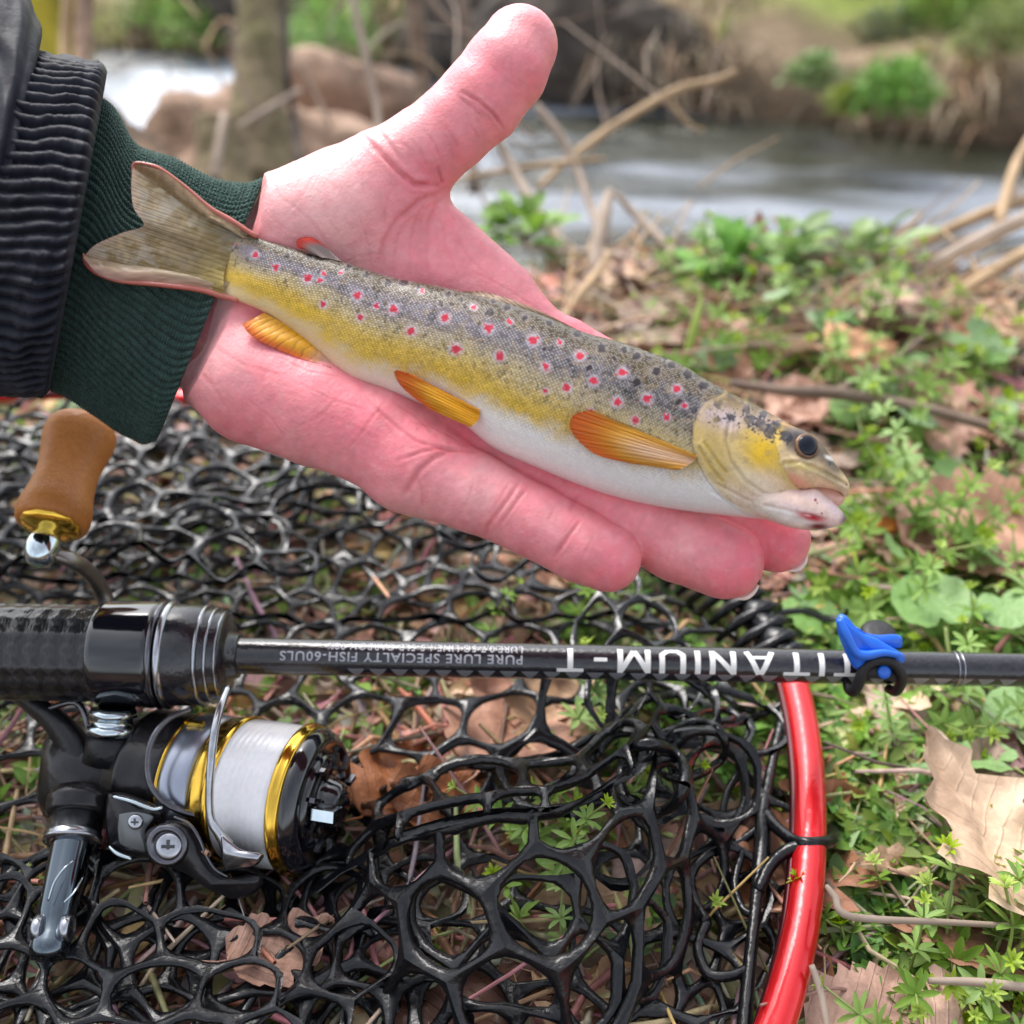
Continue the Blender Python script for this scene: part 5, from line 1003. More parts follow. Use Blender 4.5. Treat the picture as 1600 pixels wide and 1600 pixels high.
LM = {'pale tan': leafmat('leaf_pale', (.66, .47, .32), .55), 'pinkish brown': leafmat('leaf_pink', (.54, .32, .24), .5), 'russet': leafmat('leaf_russet', (.45, .20, .105), .45), 'dark brown': leafmat('leaf_dark', (.17, .092, .07), .35), 'grey brown': leafmat('leaf_grey', (.40, .30, .24), .55), 'orange': leafmat('leaf_orange', (.62, .27, .09), .5)}
LK = ['lobed', 'toothed', 'oval', 'narrow']
LMESH = {(c, k_, s): leaf_mesh('dead_leaf', LM[c], k_, hash_) for hash_, (c, k_, s) in enumerate([(c, k_, s) for c in LM for k_ in LK for s in range(2)])}
def where(px, py):
    if px > 1290 and py > 1050: return 'right of the red hoop'
    if px > 1290 and py > 700: return 'in the greenery above the rod'
    if py < 700 and px > 900: return 'on the bank before the stream'
    if py < 700: return 'behind the outstretched hand'
    if px > 1180: return 'beside the red hoop'
    if py > 1100 and px > 850: return 'under the net near the hoop'
    if py > 1100 and px > 560: return 'under the net right of the reel'
    if py > 1100: return 'under the net below the reel'
    if px < 500: return 'under the net behind the grip'
    return 'under the net behind the rod'
lcount = {}
def put_leaf(px, py, size, col, kind, rz, tilt=(0, 0), lift=0, var=0, label=None):
    p = G(px, py, 0); z = float(terrain_z(p.x, p.y)); p = G(px, py, z+lift+.003)
    o = bpy.data.objects.new('dead_leaf', LMESH[(col, kind, var)]); COL.objects.link(o); o.location = p; o.rotation_euler = (tilt[0], tilt[1], rz); o.scale = (size,)*3
    adj = {'lobed': 'lobed', 'toothed': 'toothed', 'oval': 'broad', 'narrow': 'narrow'}[kind]; sz = 'large' if size > .055 else 'small' if size < .033 else ''
    lb = label or ' '.join(f"{sz} {col} {adj} dead leaf {where(px, py)}".split())
    tag(o, lb, 'leaf', 'dead leaves on the ground'); return o
rr = random.Random(5)
# large ones the photo shows clearly
for a in [(1545, 1310, .070, 'pale tan', 'lobed', 1.9, (.25, -.2), .024, 0, 'large pale curled dead leaf with ragged edge at the right edge of the photo'),
          (1480, 1440, .066, 'pinkish brown', 'oval', 2.6, (.1, .1), .006, 0, 'broad pinkish brown dead leaf lying below the pale curled one'),
          (1545, 1590, .05, 'pinkish brown', 'toothed', .6, (.2, .3), .012, 1, 'pinkish leaf at the bottom right corner'),
          (1520, 1130, .075, 'grey brown', 'oval', .4, (.15, .1), .004, 1, 'grey brown dead leaf beside the round green leaves'),
          (1380, 1600, .044, 'pinkish brown', 'toothed', .3, (.0, .0), .010, 0, 'pinkish dead leaf in front of the cleavers at the bottom'),
          (1345, 545, .055, 'orange', 'toothed', .5, (.5, .2), .022, 0, 'orange dead leaf standing up among the green leaves'),
          (1560, 815, .085, 'pinkish brown', 'oval', .2, (.2, -.1), .014, 1, 'large salmon brown dead leaf right of the fish head'),
          (1370, 820, .035, 'orange', 'narrow', .1, (.2, .1), .012, 1, 'small orange leaf just right of the fish mouth'),
          (1180, 385, .05, 'russet', 'narrow', 1.5, (0, -1.1), .03, 0, 'russet leaf standing upright before the stream'),
          (960, 1590, .05, 'pale tan', 'lobed', .9, (.05, .05), .003, 1, 'pale torn leaf under the net at the bottom edge'),
          (940, 1520, .055, 'pale tan', 'toothed', -.6, (.05, .05), .002, 0, 'pale tan leaf under the lower net cells'),
          (440, 1470, .03, 'pinkish brown', 'oval', .5, (.1, .1), .016, 0, 'round pinkish leaf under the net by the crank end'),
          (690, 1240, .036, 'russet', 'oval', .4, (.3, .2), .012, 0, 'russet curled leaf right of the drag knob'), (620, 1210, .045, 'russet', 'oval', 1.2, (.2, .3), .012, 1, 'reddish leaf beside the drag knob'),
          (720, 1540, .045, 'dark brown', 'oval', .2, (0, .1), .010, 0, 'dark maroon leaf under the front of the net'),
          (780, 1120, .06, 'pinkish brown', 'oval', 1.4, (.1, .2), .008, 0, 'broad pinkish leaf under the net below the lettering'), (890, 1100, .055, 'pale tan', 'oval', 1.6, (.1, -.1), .010, 1, 'pale smooth leaf under the net below the hyphen')]:
    put_leaf(a[0], a[1], a[2], a[3], a[4], a[5], a[6], a[7], a[8], a[9])
for k_ in range(265):
    if k_ < 130: px, py = rr.uniform(-60, 1240), rr.uniform(640, 1640)
    elif k_ < 185: px, py = rr.uniform(1180, 1680), rr.uniform(640, 1640)
    else: px, py = rr.uniform(560, 1680), rr.uniform(395, 660)
    if 900 < px < 1180 and py > 1050 and rr.random() < .5: continue
    if px > 1290 and 900 < py < 1600 and rr.random() < .45: continue
    c = rr.choices(list(LM), [.34, .34, .07, .06, .18, .01])[0]; kd = rr.choices(LK, [.3, .3, .28, .12])[0]
    fl_ = .5 if px < 1240 and py > 640 else 1
    put_leaf(px, py, rr.uniform(.026, .056 if fl_ < 1 else .062), c, kd, rr.uniform(0, 6.28), (rr.gauss(0, .28)*fl_, rr.gauss(0, .28)*fl_), (0 if px < 1240 and py > 640 else rr.uniform(0, .010)), rr.randrange(2))
# straw, leaf crumbs and tiny bits: nobody could count them
def bits():
    mb = MB(); r2 = random.Random(9); cols = [(.54, .38, .26), (.40, .25, .17), (.64, .50, .36), (.26, .16, .11), (.48, .34, .23)]
    for k_ in range(15000):
        far = k_ > 5200
        px, py = (r2.uniform(-100, 1700), r2.uniform(620, 1680)) if not far else (r2.uniform(500, 1700), r2.uniform(385, 640)) if k_ < 9000 else (r2.choice([r2.uniform(1650, 2700), r2.uniform(-900, 0)]), r2.uniform(400, 1900))
        p = G(px, py, 0); z = float(0)
        mbp.append((p.x, p.y)); 
    X = np.array(mbp); Z = terrain_z(X[:, 0], X[:, 1])
    for (x, y), z in zip(X, Z):
        c = r2.choice(cols); c = tuple(q_*r2.uniform(.6, 1.25) for q_ in c); a = r2.uniform(0, 6.28); d = Vector((math.cos(a), math.sin(a), r2.gauss(0, .25)))
        if r2.random() < .45:      # straw or stalk
            L = r2.uniform(.012, .05); w = r2.uniform(.0004, .0013); p0 = Vector((x, y, z+r2.uniform(.001, .010))); q_ = p0+d*L; m_ = (p0+q_)/2+Vector((r2.gauss(0, .003), r2.gauss(0, .003), .002)); v_, f_ = tube([p0, m_, q_], [w, w, w*.6], 4, False); mb.add(v_, f_, c)
        else:
            s = r2.uniform(.003, .012); u = d.normalized(); v = Vector((-u.y, u.x, r2.gauss(0, .4))).normalized(); o = Vector((x, y, z+r2.uniform(.001, .006))); up = Vector((0, 0, s*.3))
            mb.add([o-u*s-v*s*.3, o-u*s*.2-v*s*.6+up, o+u*s*.8-v*s*.3, o+u*s, o+u*s*.2+v*s*.5+up*.7, o-u*s*.7+v*s*.45], [(0, 1, 2), (2, 3, 4), (4, 5, 0), (0, 2, 4)], c)
    o = mb.build('leaf_litter', mat('litter', attr=True, rough=.7, noise=[(300, .5, (.6, .55, .5), (1.3, 1.3, 1.3))]), None, True); tag(o, 'brown leaf crumbs, stalks and straw strewn over the soil', kind='stuff')
mbp = []
bits()
# ---------------------------------------------------------------- green plants
g_clv = mat('cleavers_green', (.25, .42, .075), .5, spec=.35, noise=[(40, .6, (.62, .75, .7), (1.35, 1.2, 1.1)), (200, .3, (.8, .85, .8), (1.15, 1.1, 1.1))], objvar=.22, transl=.28, sheen=.1)
g_tip = mat('young_green', (.38, .52, .06), .5, spec=.35, objvar=.15, transl=.3)
g_stem = mat('stem_green', (.28, .36, .09), .5, objvar=.15, transl=.1)
g_round = mat('round_leaf_green', (.20, .37, .10), .42, spec=.4, noise=[(30, .6, (.7, .78, .8), (1.25, 1.15, 1.1)), (120, .4, (.75, .85, .8), (1.2, 1.1, 1.1))], bump=[('noise', 12, .0006)], objvar=.18, transl=.22)
g_dark = mat('dusty_green', (.21, .33, .15), .6, noise=[(30, .6, (.7, .75, .75), (1.25, 1.2, 1.15))], objvar=.2, transl=.2)
def leaflet(mb, o, d, n, L, w, fold=.3):
    # narrow leaf with keel: 4 stations
    d = d.normalized(); s = d.cross(n).normalized(); n = s.cross(d).normalized(); pr = [(0, .12), (.18, .55), (.45, 1), (.72, .9), (.92, .45), (1, .03)]; vs = []; 
    for t, q_ in pr:
        c = o+d*(L*t)-n*(L*.18*t*t); vs += [c+s*(w*q_)+n*(w*fold*q_), c-n*(w*.12), c-s*(w*q_)+n*(w*fold*q_)]
    fs = []
    for i in range(5):
        a = i*3; fs += [(a, a+1, a+4, a+3), (a+1, a+2, a+5, a+4)]
    mb.add(vs, fs)
def cleavers_parts(seed, nw=4, sc=1.0, upright=.6):
    r_ = random.Random(seed); pts = [Vector((0, 0, 0))]; d = Vector((r_.gauss(0, .5), r_.gauss(0, .5), upright)).normalized()
    st = MB(); lf = MB(); tp = MB(); seg = .013*sc
    for i in range(nw): d = (d+Vector((r_.gauss(0, .25), r_.gauss(0, .25), .12))).normalized(); pts.append(pts[-1]+d*seg*r_.uniform(.7, 1.2))
    st.add(*tube(smooth_line([tuple(p) for p in pts], 4), [.0008*sc*(1-.5*i/(nw*4)) for i in range(nw*4+1)] if nw > 1 else .0007*sc, 6))
    for i in range(1, nw+1):
        t = (pts[i]-pts[i-1]).normalized(); a = t.orthogonal().normalized(); b = t.cross(a); last = i == nw; n = 7 if not last else 8; L = (.0125-.001*i)*sc*(.62 if last else 1); rot = r_.uniform(0, 6)
        for k_ in range(n):
            th = rot+k_*2*math.pi/n; out = a*math.cos(th)+b*math.sin(th); dd = out+t*(.45 if not last else .9)+Vector((r_.gauss(0, .12),)*3); leaflet(tp if last else lf, pts[i], dd, t, L*r_.uniform(.8, 1.15), L*.15)
        if i == nw:
            for k_ in range(5):
                th = rot+.6+k_*1.26; out = a*math.cos(th)+b*math.sin(th); leaflet(tp, pts[i]+t*.0015*sc, out*.5+t*1.2, t, L*.55, L*.13)
    return st, lf, tp
def proto_cleavers(seed, nw, sc, up):
    st, lf, tp = cleavers_parts(seed, nw, sc, up); return [('stem', st.build('stem', g_stem).data), ('whorled_leaves', lf.build('w', g_clv).data), ('shoot_tip', tp.build('t', g_tip).data)]
def purge_tmp(names):
    for n in names:
        for o in [o for o in bpy.data.objects if o.name.split('.')[0] == n and o.parent is None and 'label' not in o.keys() and 'kind' not in o.keys()]: bpy.data.objects.remove(o)
CP = [proto_cleavers(s, nw, 1, up) for s, (nw, up) in enumerate([(3, .9), (4, .6), (5, .5), (4, .9), (5, .8), (2, 1.0), (3, .5), (6, .6)])]
purge_tmp(['stem', 'w', 't'])
hoop_arr = np.array([(p[0], p[1]) for p in hp])
def off_hoop(px, py, r):
    p = G(px, py, .01); return np.min(np.hypot(hoop_arr[:, 0]-p.x, hoop_arr[:, 1]-p.y)) > r
def put_plant(px, py, protos, name, label, cat, group, size, rz, tilt=(0, 0), sink=.0, z=None):
    p = G(px, py, 0); zz = float(terrain_z(p.x, p.y)) if z is None else z; p = G(px, py, zz); r = thing(name, label, cat, p, group); r.rotation_euler = (tilt[0], tilt[1], rz); r.scale = (size,)*3
    for nm_, me in protos: c = bpy.data.objects.new(nm_, me); COL.objects.link(c); c.parent = r
    return r
def cl_label(px, py, s, up): return ' '.join(f"{'tall ' if s > 1.25 else 'small ' if s < .85 else ''}bright green cleavers shoot with whorled narrow leaves {where(px, py)}".split())
spots_c = []
for k_ in range(400):
    x, y = rr.uniform(1240, 1640), rr.uniform(1080, 1660)
    if y > 1180 and x > 1430+rr.gauss(0, 25) and y < 1480: continue
    if 1290 < x < 1600 and 1090 < y < 1200 and rr.random() < .6: continue
    spots_c.append((x, y, rr.uniform(.75, 1.25)))
    if len(spots_c) >= 110: break
for k_ in range(50): spots_c.append((rr.uniform(840, 1225), rr.uniform(1080, 1640), rr.uniform(.7, 1.1)))
for k_ in range(44): spots_c.append((rr.uniform(1200, 1680), rr.uniform(830, 1040), rr.uniform(.9, 1.5)))
for k_ in range(20): spots_c.append((rr.uniform(840, 1220), rr.uniform(880, 1040), rr.uniform(.7, 1)))
for k_ in range(34): spots_c.append((rr.uniform(1290, 1700), rr.uniform(640, 820), rr.uniform(.9, 1.6)))
for k_ in range(9): spots_c.append((rr.uniform(-40, 820), rr.uniform(680, 1640), rr.uniform(.6, .9)))
for k_ in range(75): spots_c.append((rr.uniform(1300, 1450) if k_ < 50 else rr.uniform(1320, 1600), rr.uniform(1080, 1640) if k_ < 50 else rr.uniform(1480, 1660), rr.uniform(.8, 1.15)))
for k_ in range(60): spots_c.append((rr.uniform(1000, 1680), rr.uniform(430, 640), rr.uniform(1.0, 1.6)))
for x, y, s in spots_c:
    if not off_hoop(x, y, .028) or not off_hoop(x, y+35, .024) or (x > 1330 and y < 540) or (820 < x < 1010 and y < 560): continue
    s *= .74
    if 1400 < x < 1660 and 1200 < y < 1460: continue
    put_plant(x, y, CP[rr.randrange(8)], 'cleavers_plant', cl_label(x, y, s, 0), 'plant', 'cleavers shoots on the ground', s, rr.uniform(0, 6.28), (rr.gauss(0, .35), rr.gauss(0, .35)))
# round leaves of celandine on stalks
def round_leaf(seed, kd):
    r_ = random.Random(seed); vs = [(0, 0, 0)]; fs = []; nr, na = 4, 26; bend = r_.uniform(.1, .35)
    for i in range(1, nr+1):
        for k_ in range(na):
            t = 2*math.pi*k_/na; rad = (1-.55*math.exp(-((t-math.pi)/.28)**2)) if kd == 'heart' else (1+.16*math.sin(t*7+seed)-.35*math.exp(-((t-math.pi)/.2)**2)); q_ = i/nr; x = rad*q_*math.cos(t)*.5; y = rad*q_*math.sin(t)*.5*.95; vs.append((x+.45, y, bend*(x*x+y*y)*1.2+.03*math.sin(6*x+seed)*q_-.02*math.cos(t*9)*q_))
    for k_ in range(na): fs.append((0, 1+k_, 1+(k_+1) % na))
    for i in range(nr-1):
        for k_ in range(na): a = 1+i*na+k_; b = 1+i*na+(k_+1) % na; fs.append((a, a+na, b+na, b))
    vs = [((x, y, z) if n_ else (.45, 0, 0)) for n_, (x, y, z) in enumerate(vs)]
    mb = MB(); mb.add(vs, fs); st = MB(); st.add(*tube(smooth_line([(.45 if False else .05, 0, 0), (-.25, .05, -.15), (-.6, 0, -.6)], 5), .022, 6)); return [('leaf_blade', mb.build('w', g_round if kd == 'heart' else g_dark).data), ('leaf_stalk', st.build('t', g_stem).data)]
RP = [round_leaf(s, 'heart') for s in range(3)]+[round_leaf(s+10, 'crinkled') for s in range(3)]; purge_tmp(['w', 't'])
def put_round(px, py, size, rz, h, v=0, label=None, tilt=(0, 0)):
    p = G(px, py, 0); z = float(terrain_z(p.x, p.y))+h
    return put_plant(px, py, RP[v], 'round_leaf_plant', label or f"{'smooth round' if v < 3 else 'crinkled grey green'} leaf on a thin stalk {where(px, py)}", 'plant', 'single round green leaves', size, rz, tilt, z=z)
for a in [(1480, 985, .032, 1.6, .022, 0, 'large round green leaf just above the rod right of the hook keeper'), (1570, 1145, .030, .6, .018, 1, 'round green leaf at the right edge, uppermost of three'), (1590, 1200, .022, 2.6, .016, 2, 'small round green leaf at the right edge in the middle of three'), (1590, 1240, .026, -.4, .018, 0, 'round green leaf at the right edge, lowest of three'),
          (1245, 945, .026, .3, .012, 3, 'dull green leaf left of the hook keeper'), (1300, 985, .024, 2.2, .010, 1, 'green leaf behind the rod beside the hook keeper'), (1430, 1255, .020, .8, .012, 0, 'round green leaf among cleavers right of the hoop'), (1500, 550, .035, .4, .020, 3, 'grey green leaf above the fish head near the orange leaf'),
          (1600, 1470, .014, .4, .014, 1, 'tiny round leaf at the right edge beside straw'), (1520, 1555, .014, 1.4, .006, 2, 'tiny round leaf near the bottom right corner'), (85, 655, .030, 0, .02, 4, 'dull green leaf under the net beside the wooden knob'), (20, 850, .028, 1, .012, 4, 'grey green leaf left of the wooden knob'), (940, 1475, .026, .7, .010, 3, 'crinkled grey green leaf seen through the lower net')]:
    put_round(*a[:6], label=a[6], tilt=(rr.gauss(0, .2), rr.gauss(0, .2)))
for k_ in range(64):
    x, y = (rr.uniform(1060, 1680), rr.uniform(410, 640)) if k_ < 40 else (rr.uniform(700, 1000), rr.uniform(330, 430)) if k_ < 46 else (rr.uniform(1250, 1650), rr.uniform(640, 1000))
    if (x > 1350 and y < 530) or (820 < x < 1010 and y < 560): continue
    put_round(x, y, rr.uniform(.012, .026), rr.uniform(0, 6.28), rr.uniform(.006, .030), rr.choice([0, 1, 3, 4, 5]), tilt=(rr.gauss(0, .35), rr.gauss(0, .35)))
# grass blades and small ground cover
def ground_cover():
    mb = MB(); r2 = random.Random(19); pts = []
    for k_ in range(4300):
        q_ = r2.random()
        if q_ < .36: px, py = r2.uniform(1230, 1680), r2.uniform(820, 1660)
        elif q_ < .50: px, py = r2.uniform(840, 1240), r2.uniform(900, 1660)
        elif q_ < .85: px, py = r2.uniform(900, 1700), r2.uniform(350, 820)
        else: px, py = r2.uniform(-50, 840), r2.uniform(660, 1640)
        pts.append((px, py))
    for k_ in range(3200): pts.append((r2.uniform(1650, 2600), r2.uniform(420, 1900)) if r2.random() < .75 else (r2.uniform(-800, 0), r2.uniform(450, 1900)))
    for px, py in pts:
        p = G(px, py, 0)
        if vnoise(np.array([p.x*16+40]), np.array([p.y*16+40]), 77)[0] < .45: continue
        z = float(terrain_z(p.x, p.y)); o = Vector((p.x, p.y, z)); 
        c = r2.choice([(.17, .33, .06), (.22, .38, .055), (.13, .25, .06), (.28, .40, .08)])
        n0 = len(mb.v)
        for k_ in range(r2.randint(3, 7)):
            a = r2.uniform(0, 6.28); leaflet(mb, o+Vector((0, 0, r2.uniform(.001, .008))), Vector((math.cos(a), math.sin(a), r2.uniform(.2, 1.2))), Vector((0, 0, 1)), r2.uniform(.005, .013), r2.uniform(.001, .0026))
        mb.c += [tuple(q_*r2.uniform(.8, 1.2) for q_ in c)]*(len(mb.v)-n0)
    o = mb.build('ground_cover', mat('cover_green', attr=True, rough=.55, transl=.25, noise=[(150, .4, (.7, .8, .7), (1.2, 1.15, 1.1))])); tag(o, 'tiny green seedlings and moss growing between the dead leaves', kind='stuff')
ground_cover()
# ================================================================ BACKGROUND: bank vegetation, logs, stems
bark = mat('bark', (.16, .115, .085), .9, noise=[(9, .8, (.5, .48, .45), (1.5, 1.4, 1.3)), (45, .6, (.6, .55, .5), (1.3, 1.3, 1.3))], bump=[('noise', 30, .01)])
bark_dark = mat('bark_dark', (.075, .062, .052), .95, noise=[(9, .8, (.5, .5, .5), (1.7, 1.6, 1.5))], bump=[('noise', 12, .03)])
moss = mat('mossy_bark', (.21, .17, .125), .95, noise=[(10, .8, (.7, .8, .45), (1.5, 1.4, 1.3)), (60, .6, (.6, .6, .5), (1.3, 1.3, 1.2))], bump=[('noise', 40, .008)])
yel = mat('yellow_moss', (.34, .29, .03), .9, noise=[(20, .8, (.5, .5, .4), (1.4, 1.3, 1.1))])
dry = mat('dry_stalk', (.44, .31, .18), .75, noise=[(40, .6, (.6, .55, .5), (1.25, 1.2, 1.2))])
twig = mat('twig', (.17, .12, .09), .8, noise=[(60, .6, (.6, .6, .6), (1.4, 1.35, 1.3))], bump=[('noise', 200, .001)])
palew = mat('pale_stem', (.38, .30, .24), .75, noise=[(40, .6, (.6, .55, .5), (1.2, 1.2, 1.2))])
def stem(name, pts, m, label, cat='twig', group=None, n=8):       # pts (px, py, depth, r px)
    V, Fs = tube_s(pts, n, 6); o = mesh(name, V, Fs, m); return tag(o, label, cat, group)
gz = lambda px, py, z=0.: float(to_px(G(px, py, z))[2])
TZ = .030
stem('twig', [(x, y, gz(x, y, TZ), r) for x, y, r in ((1140, 598, 6), (1230, 611, 9), (1300, 614, 11), (1380, 626, 10), (1460, 642, 9), (1540, 664, 9), (1660, 700, 8))], twig, 'long dark twig lying over the leaves right of the fish head')
stem('twig', [(x, y, gz(x, y, TZ), r) for x, y, r in ((1310, 612, 7), (1350, 585, 6), (1400, 560, 5), (1450, 520, 4))], twig, 'side twig forking up from the long dark twig')
D1 = .82
for nm, pts, m, lb in [
  ('dead_stalk', [(548, -40, D1, 6), (556, 20, D1, 6.5), (570, 80, D1, 6.5), (580, 130, D1, 6), (592, 200, D1, 6), (600, 420, .80, 6)], palew, 'thin pale bare stem rising behind the wrist'),
  ('dead_stalk', [(640, -60, 1.5, 15), (648, 20, 1.5, 15), (655, 90, 1.5, 14), (662, 150, 1.5, 15), (668, 420, 1.4, 16)], bark, 'straight brown sapling left of the thumb'),
  ('branch', [(655, -30, 1.1, 5), (680, 12, 1.1, 5.5), (710, 42, 1.1, 5.5), (760, 72, 1.1, 5), (820, 110, 1.1, 5)], twig, 'curved thin branch ending behind the thumb'),
  ('dead_stalk', [(722, -40, 1.4, 8), (727, 30, 1.4, 8), (734, 100, 1.4, 8), (740, 300, 1.3, 8)], twig, 'short dark stem just left of the thumb tip'),
  ('branch', [(1150, 112, .95, 5), (1120, 125, .95, 6), (1060, 140, .94, 7), (1000, 172, .93, 7), (940, 210, .92, 7), (885, 252, .90, 6), (840, 295, .88, 5)], dry, 'tan branch slanting up right across the stream'),
  ('branch', [(1040, 148, .94, 4), (1060, 176, .94, 4), (1082, 198, .94, 3), (1100, 204, .94, 3)], dry, 'short side twig hanging from the tan branch'),
  ('dead_stalk', [(838, 165, .86, 6), (870, 205, .86, 7), (900, 262, .86, 6.5), (922, 320, .84, 6.5), (940, 370, .80, 7), (946, 430, .74, 8)], palew, 'grey stem bending down right from the thumb tip'),
  ('dead_stalk', [(770, 205, .80, 7), (800, 262, .80, 7.5), (835, 322, .78, 7.5), (872, 374, .76, 8), (925, 408, .72, 8)], palew, 'brown stem bending down right from the thumb base'),
  ('dead_stalk', [(700, 282, .84, 4), (780, 268, .84, 4), (860, 256, .84, 5), (945, 248, .84, 3)], dry, 'faint yellow straw lying level over the water'),
  ('dead_stalk', [(952, 298, .74, 6), (945, 330, .73, 11), (937, 370, .72, 13), (928, 420, .71, 12), (922, 470, .69, 11)], palew, 'thick broken reed stump standing on the bank edge'),
  ('dead_stalk', [(960, 302, .73, 5), (1000, 342, .73, 7), (1050, 392, .71, 8), (1100, 446, .69, 7), (1150, 505, .66, 6)], palew, 'pinkish reed leaning right from the broken reed stump'),
  ('dead_stalk', [(1178, 360, .74, 7), (1176, 400, .73, 9), (1166, 440, .71, 10), (1160, 470, .70, 9)], dry, 'short upright brown stalk at the water edge'),
  ('dead_stalk', [(1610, 215, .80, 7), (1590, 252, .79, 8), (1574, 300, .77, 9), (1562, 350, .75, 8)], dry, 'pale reed leaning in from the right edge'),
  ('dead_stalk', [(1340, 425, .72, 5), (1420, 388, .74, 7), (1500, 350, .76, 9), (1560, 326, .78, 10), (1640, 300, .80, 10)], dry, 'long pale reed rising toward the right edge'),
  ('dead_stalk', [(1370, 470, .70, 6), (1450, 420, .70, 10), (1530, 375, .71, 12), (1640, 325, .73, 12)], palew, 'thick pale reed below the long one at the right edge'),
  ('dead_stalk', [(1400, 520, .66, 5), (1480, 470, .66, 9), (1560, 420, .67, 11), (1650, 370, .68, 10)], dry, 'pale reed lying over the leaves at the right edge'),
  ('dead_stalk', [(820, 385, .73, 4), (880, 392, .72, 5), (960, 398, .71, 6), (1040, 430, .69, 5)], palew, 'grey straw lying flat along the bank edge'),
  ('dead_stalk', [(1010, 330, .75, 3), (985, 370, .73, 4), (940, 398, .72, 5), (890, 430, .70, 4)], dry, 'bent straw crossing the broken reed stump'),
  ('dead_stalk', [(880, 500, .62, 5), (905, 460, .64, 7), (935, 425, .66, 7), (950, 395, .68, 5)], dry, 'tan straw leaning against the reed stump'),
  ('dead_stalk', [(1265, 1132, .375, 4), (1310, 1138, .370, 5), (1370, 1136, .37, 5), (1430, 1128, .37, 4)], palew, 'pink straw lying right of the hoop below the rod'),
  ('dead_stalk', [(1292, 1385, .285, 4), (1305, 1402, .28, 6), (1330, 1432, .275, 6), (1480, 1441, .28, 5), (1610, 1448, .285, 4)], palew, 'long pale straw crossing the leaves at the right'),
  ('dead_stalk', [(1450, 1532, .27, 5), (1530, 1535, .268, 7), (1620, 1545, .268, 7)], palew, 'thick pale straw at the lower right edge'),
  ('dead_stalk', [(1268, 1508, .27, 5), (1282, 1550, .268, 6), (1295, 1620, .262, 6)], palew, 'short pale straw by the foot of the hoop'),
  ('dead_stalk', [(1080, 1160, .355, 4), (1130, 1230, .34, 5), (1190, 1275, .335, 5), (1260, 1345, .31, 5), (1330, 1420, .30, 4)], twig, 'pinkish twig running under the hoop and net'),
  ('grass_blade', [(1060, 580, .58, 3), (1075, 545, .575, 6), (1088, 500, .57, 6), (1096, 462, .57, 2)], g_tip, 'bright green grass blade behind the fish back'),
  ('dead_stalk', [(1325, 835, .44, 2), (1345, 900, .42, 3), (1362, 960, .40, 3.5), (1372, 1000, .39, 3)], g_tip, 'yellow green stem rising behind the hook keeper'),
  ('dead_stalk', [(1498, 835, .44, 3), (1480, 890, .43, 4), (1468, 930, .42, 4), (1456, 970, .41, 3)], g_tip, 'upright green stem above the large round leaf'),
]: stem(nm, pts, m, lb, {'branch': 'branch', 'grass_blade': 'grass'}.get(nm, 'stalk'))
rq_ = random.Random(77)
for k_ in range(150):
    px, py = (rq_.uniform(1340, 1660), rq_.uniform(360, 540)) if k_ >= 120 else (rq_.uniform(830, 1020), rq_.uniform(400, 540)) if k_ >= 95 else (rq_.uniform(860, 1640), rq_.uniform(400, 620)) if k_ < 62 else (rq_.uniform(1240, 1640), rq_.uniform(640, 1600)) if k_ < 80 else (rq_.uniform(20, 1150), rq_.uniform(700, 1500))
    p = G(px, py, .004); a = rq_.gauss(.5, .6); L = rq_.uniform(.05, .16) if k_ < 62 or k_ >= 95 else rq_.uniform(.03, .09); d = Vector((math.cos(a), math.sin(a)*.8, 0)); up = rq_.uniform(.0, .35)*(k_ < 62 or k_ >= 95)*.6; w = rq_.uniform(.0007, .0019)*(1 if k_ < 62 or k_ >= 95 else .6)
    pts = [p, p+d*L*.5+Vector((rq_.gauss(0, .005), rq_.gauss(0, .005), up*L*.6+.004)), p+d*L+Vector((0, 0, up*L+rq_.uniform(0, .006)))]
    V, Fs = tube(smooth_line(pts, 5), [w*(1-.05*i) for i in range(11)], 6); tag(mesh('straw', V, Fs, rq_.choice([dry, palew, dry, twig])), f"{'long ' if L > .1 else 'short '}{'thick' if w > .0017 else 'thin'} dry straw {where(px, py)}", 'straw', 'dry straws lying on the ground')
for k_ in range(30):
    px, py, d = (rq_.uniform(170, 640), rq_.uniform(-20, 240), rq_.uniform(1.1, 1.9)) if k_ < 15 else (rq_.uniform(700, 1150), rq_.uniform(60, 380), rq_.uniform(.85, 1.3)); a = rq_.uniform(-2.6, -.5); L = rq_.uniform(80, 260); b_ = rq_.gauss(0, .35); w = rq_.uniform(1.6, 3.6)
    stem('bare_twig', [(px, py, d, w), (px+L*.5*math.cos(a), py+L*.5*math.sin(a), d*1.02, w*.85), (px+L*.8*math.cos(a+b_), py+L*.8*math.sin(a+b_), d*1.03, w*.65), (px+L*math.cos(a+b_*1.3), py+L*math.sin(a+b_*1.3), d*1.05, w*.4)], rq_.choice([twig, palew, dry, bark]), f"thin bare {'long ' if L > 170 else 'short '}{'reddish' if w > 2.6 else 'grey'} twig behind the hand" if False else f"{'long' if L > 170 else 'short'} thin bare out-of-focus twig behind the hand", 'twig', 'bare twigs behind the hand', 5)
# hook of fine line hanging in the net below the line roller
stem('fishing_line', [(372, 1402, .2945, 1.0), (384, 1440, .290, 1.0), (394, 1480, .286, 1.0), (402, 1540, .282, 1.0), (412, 1640, .272, 1.0)], mat('line_clear', (.6, .58, .56), .2, coat=.5), 'thin loose line hanging down from the roller', 'fishing line')
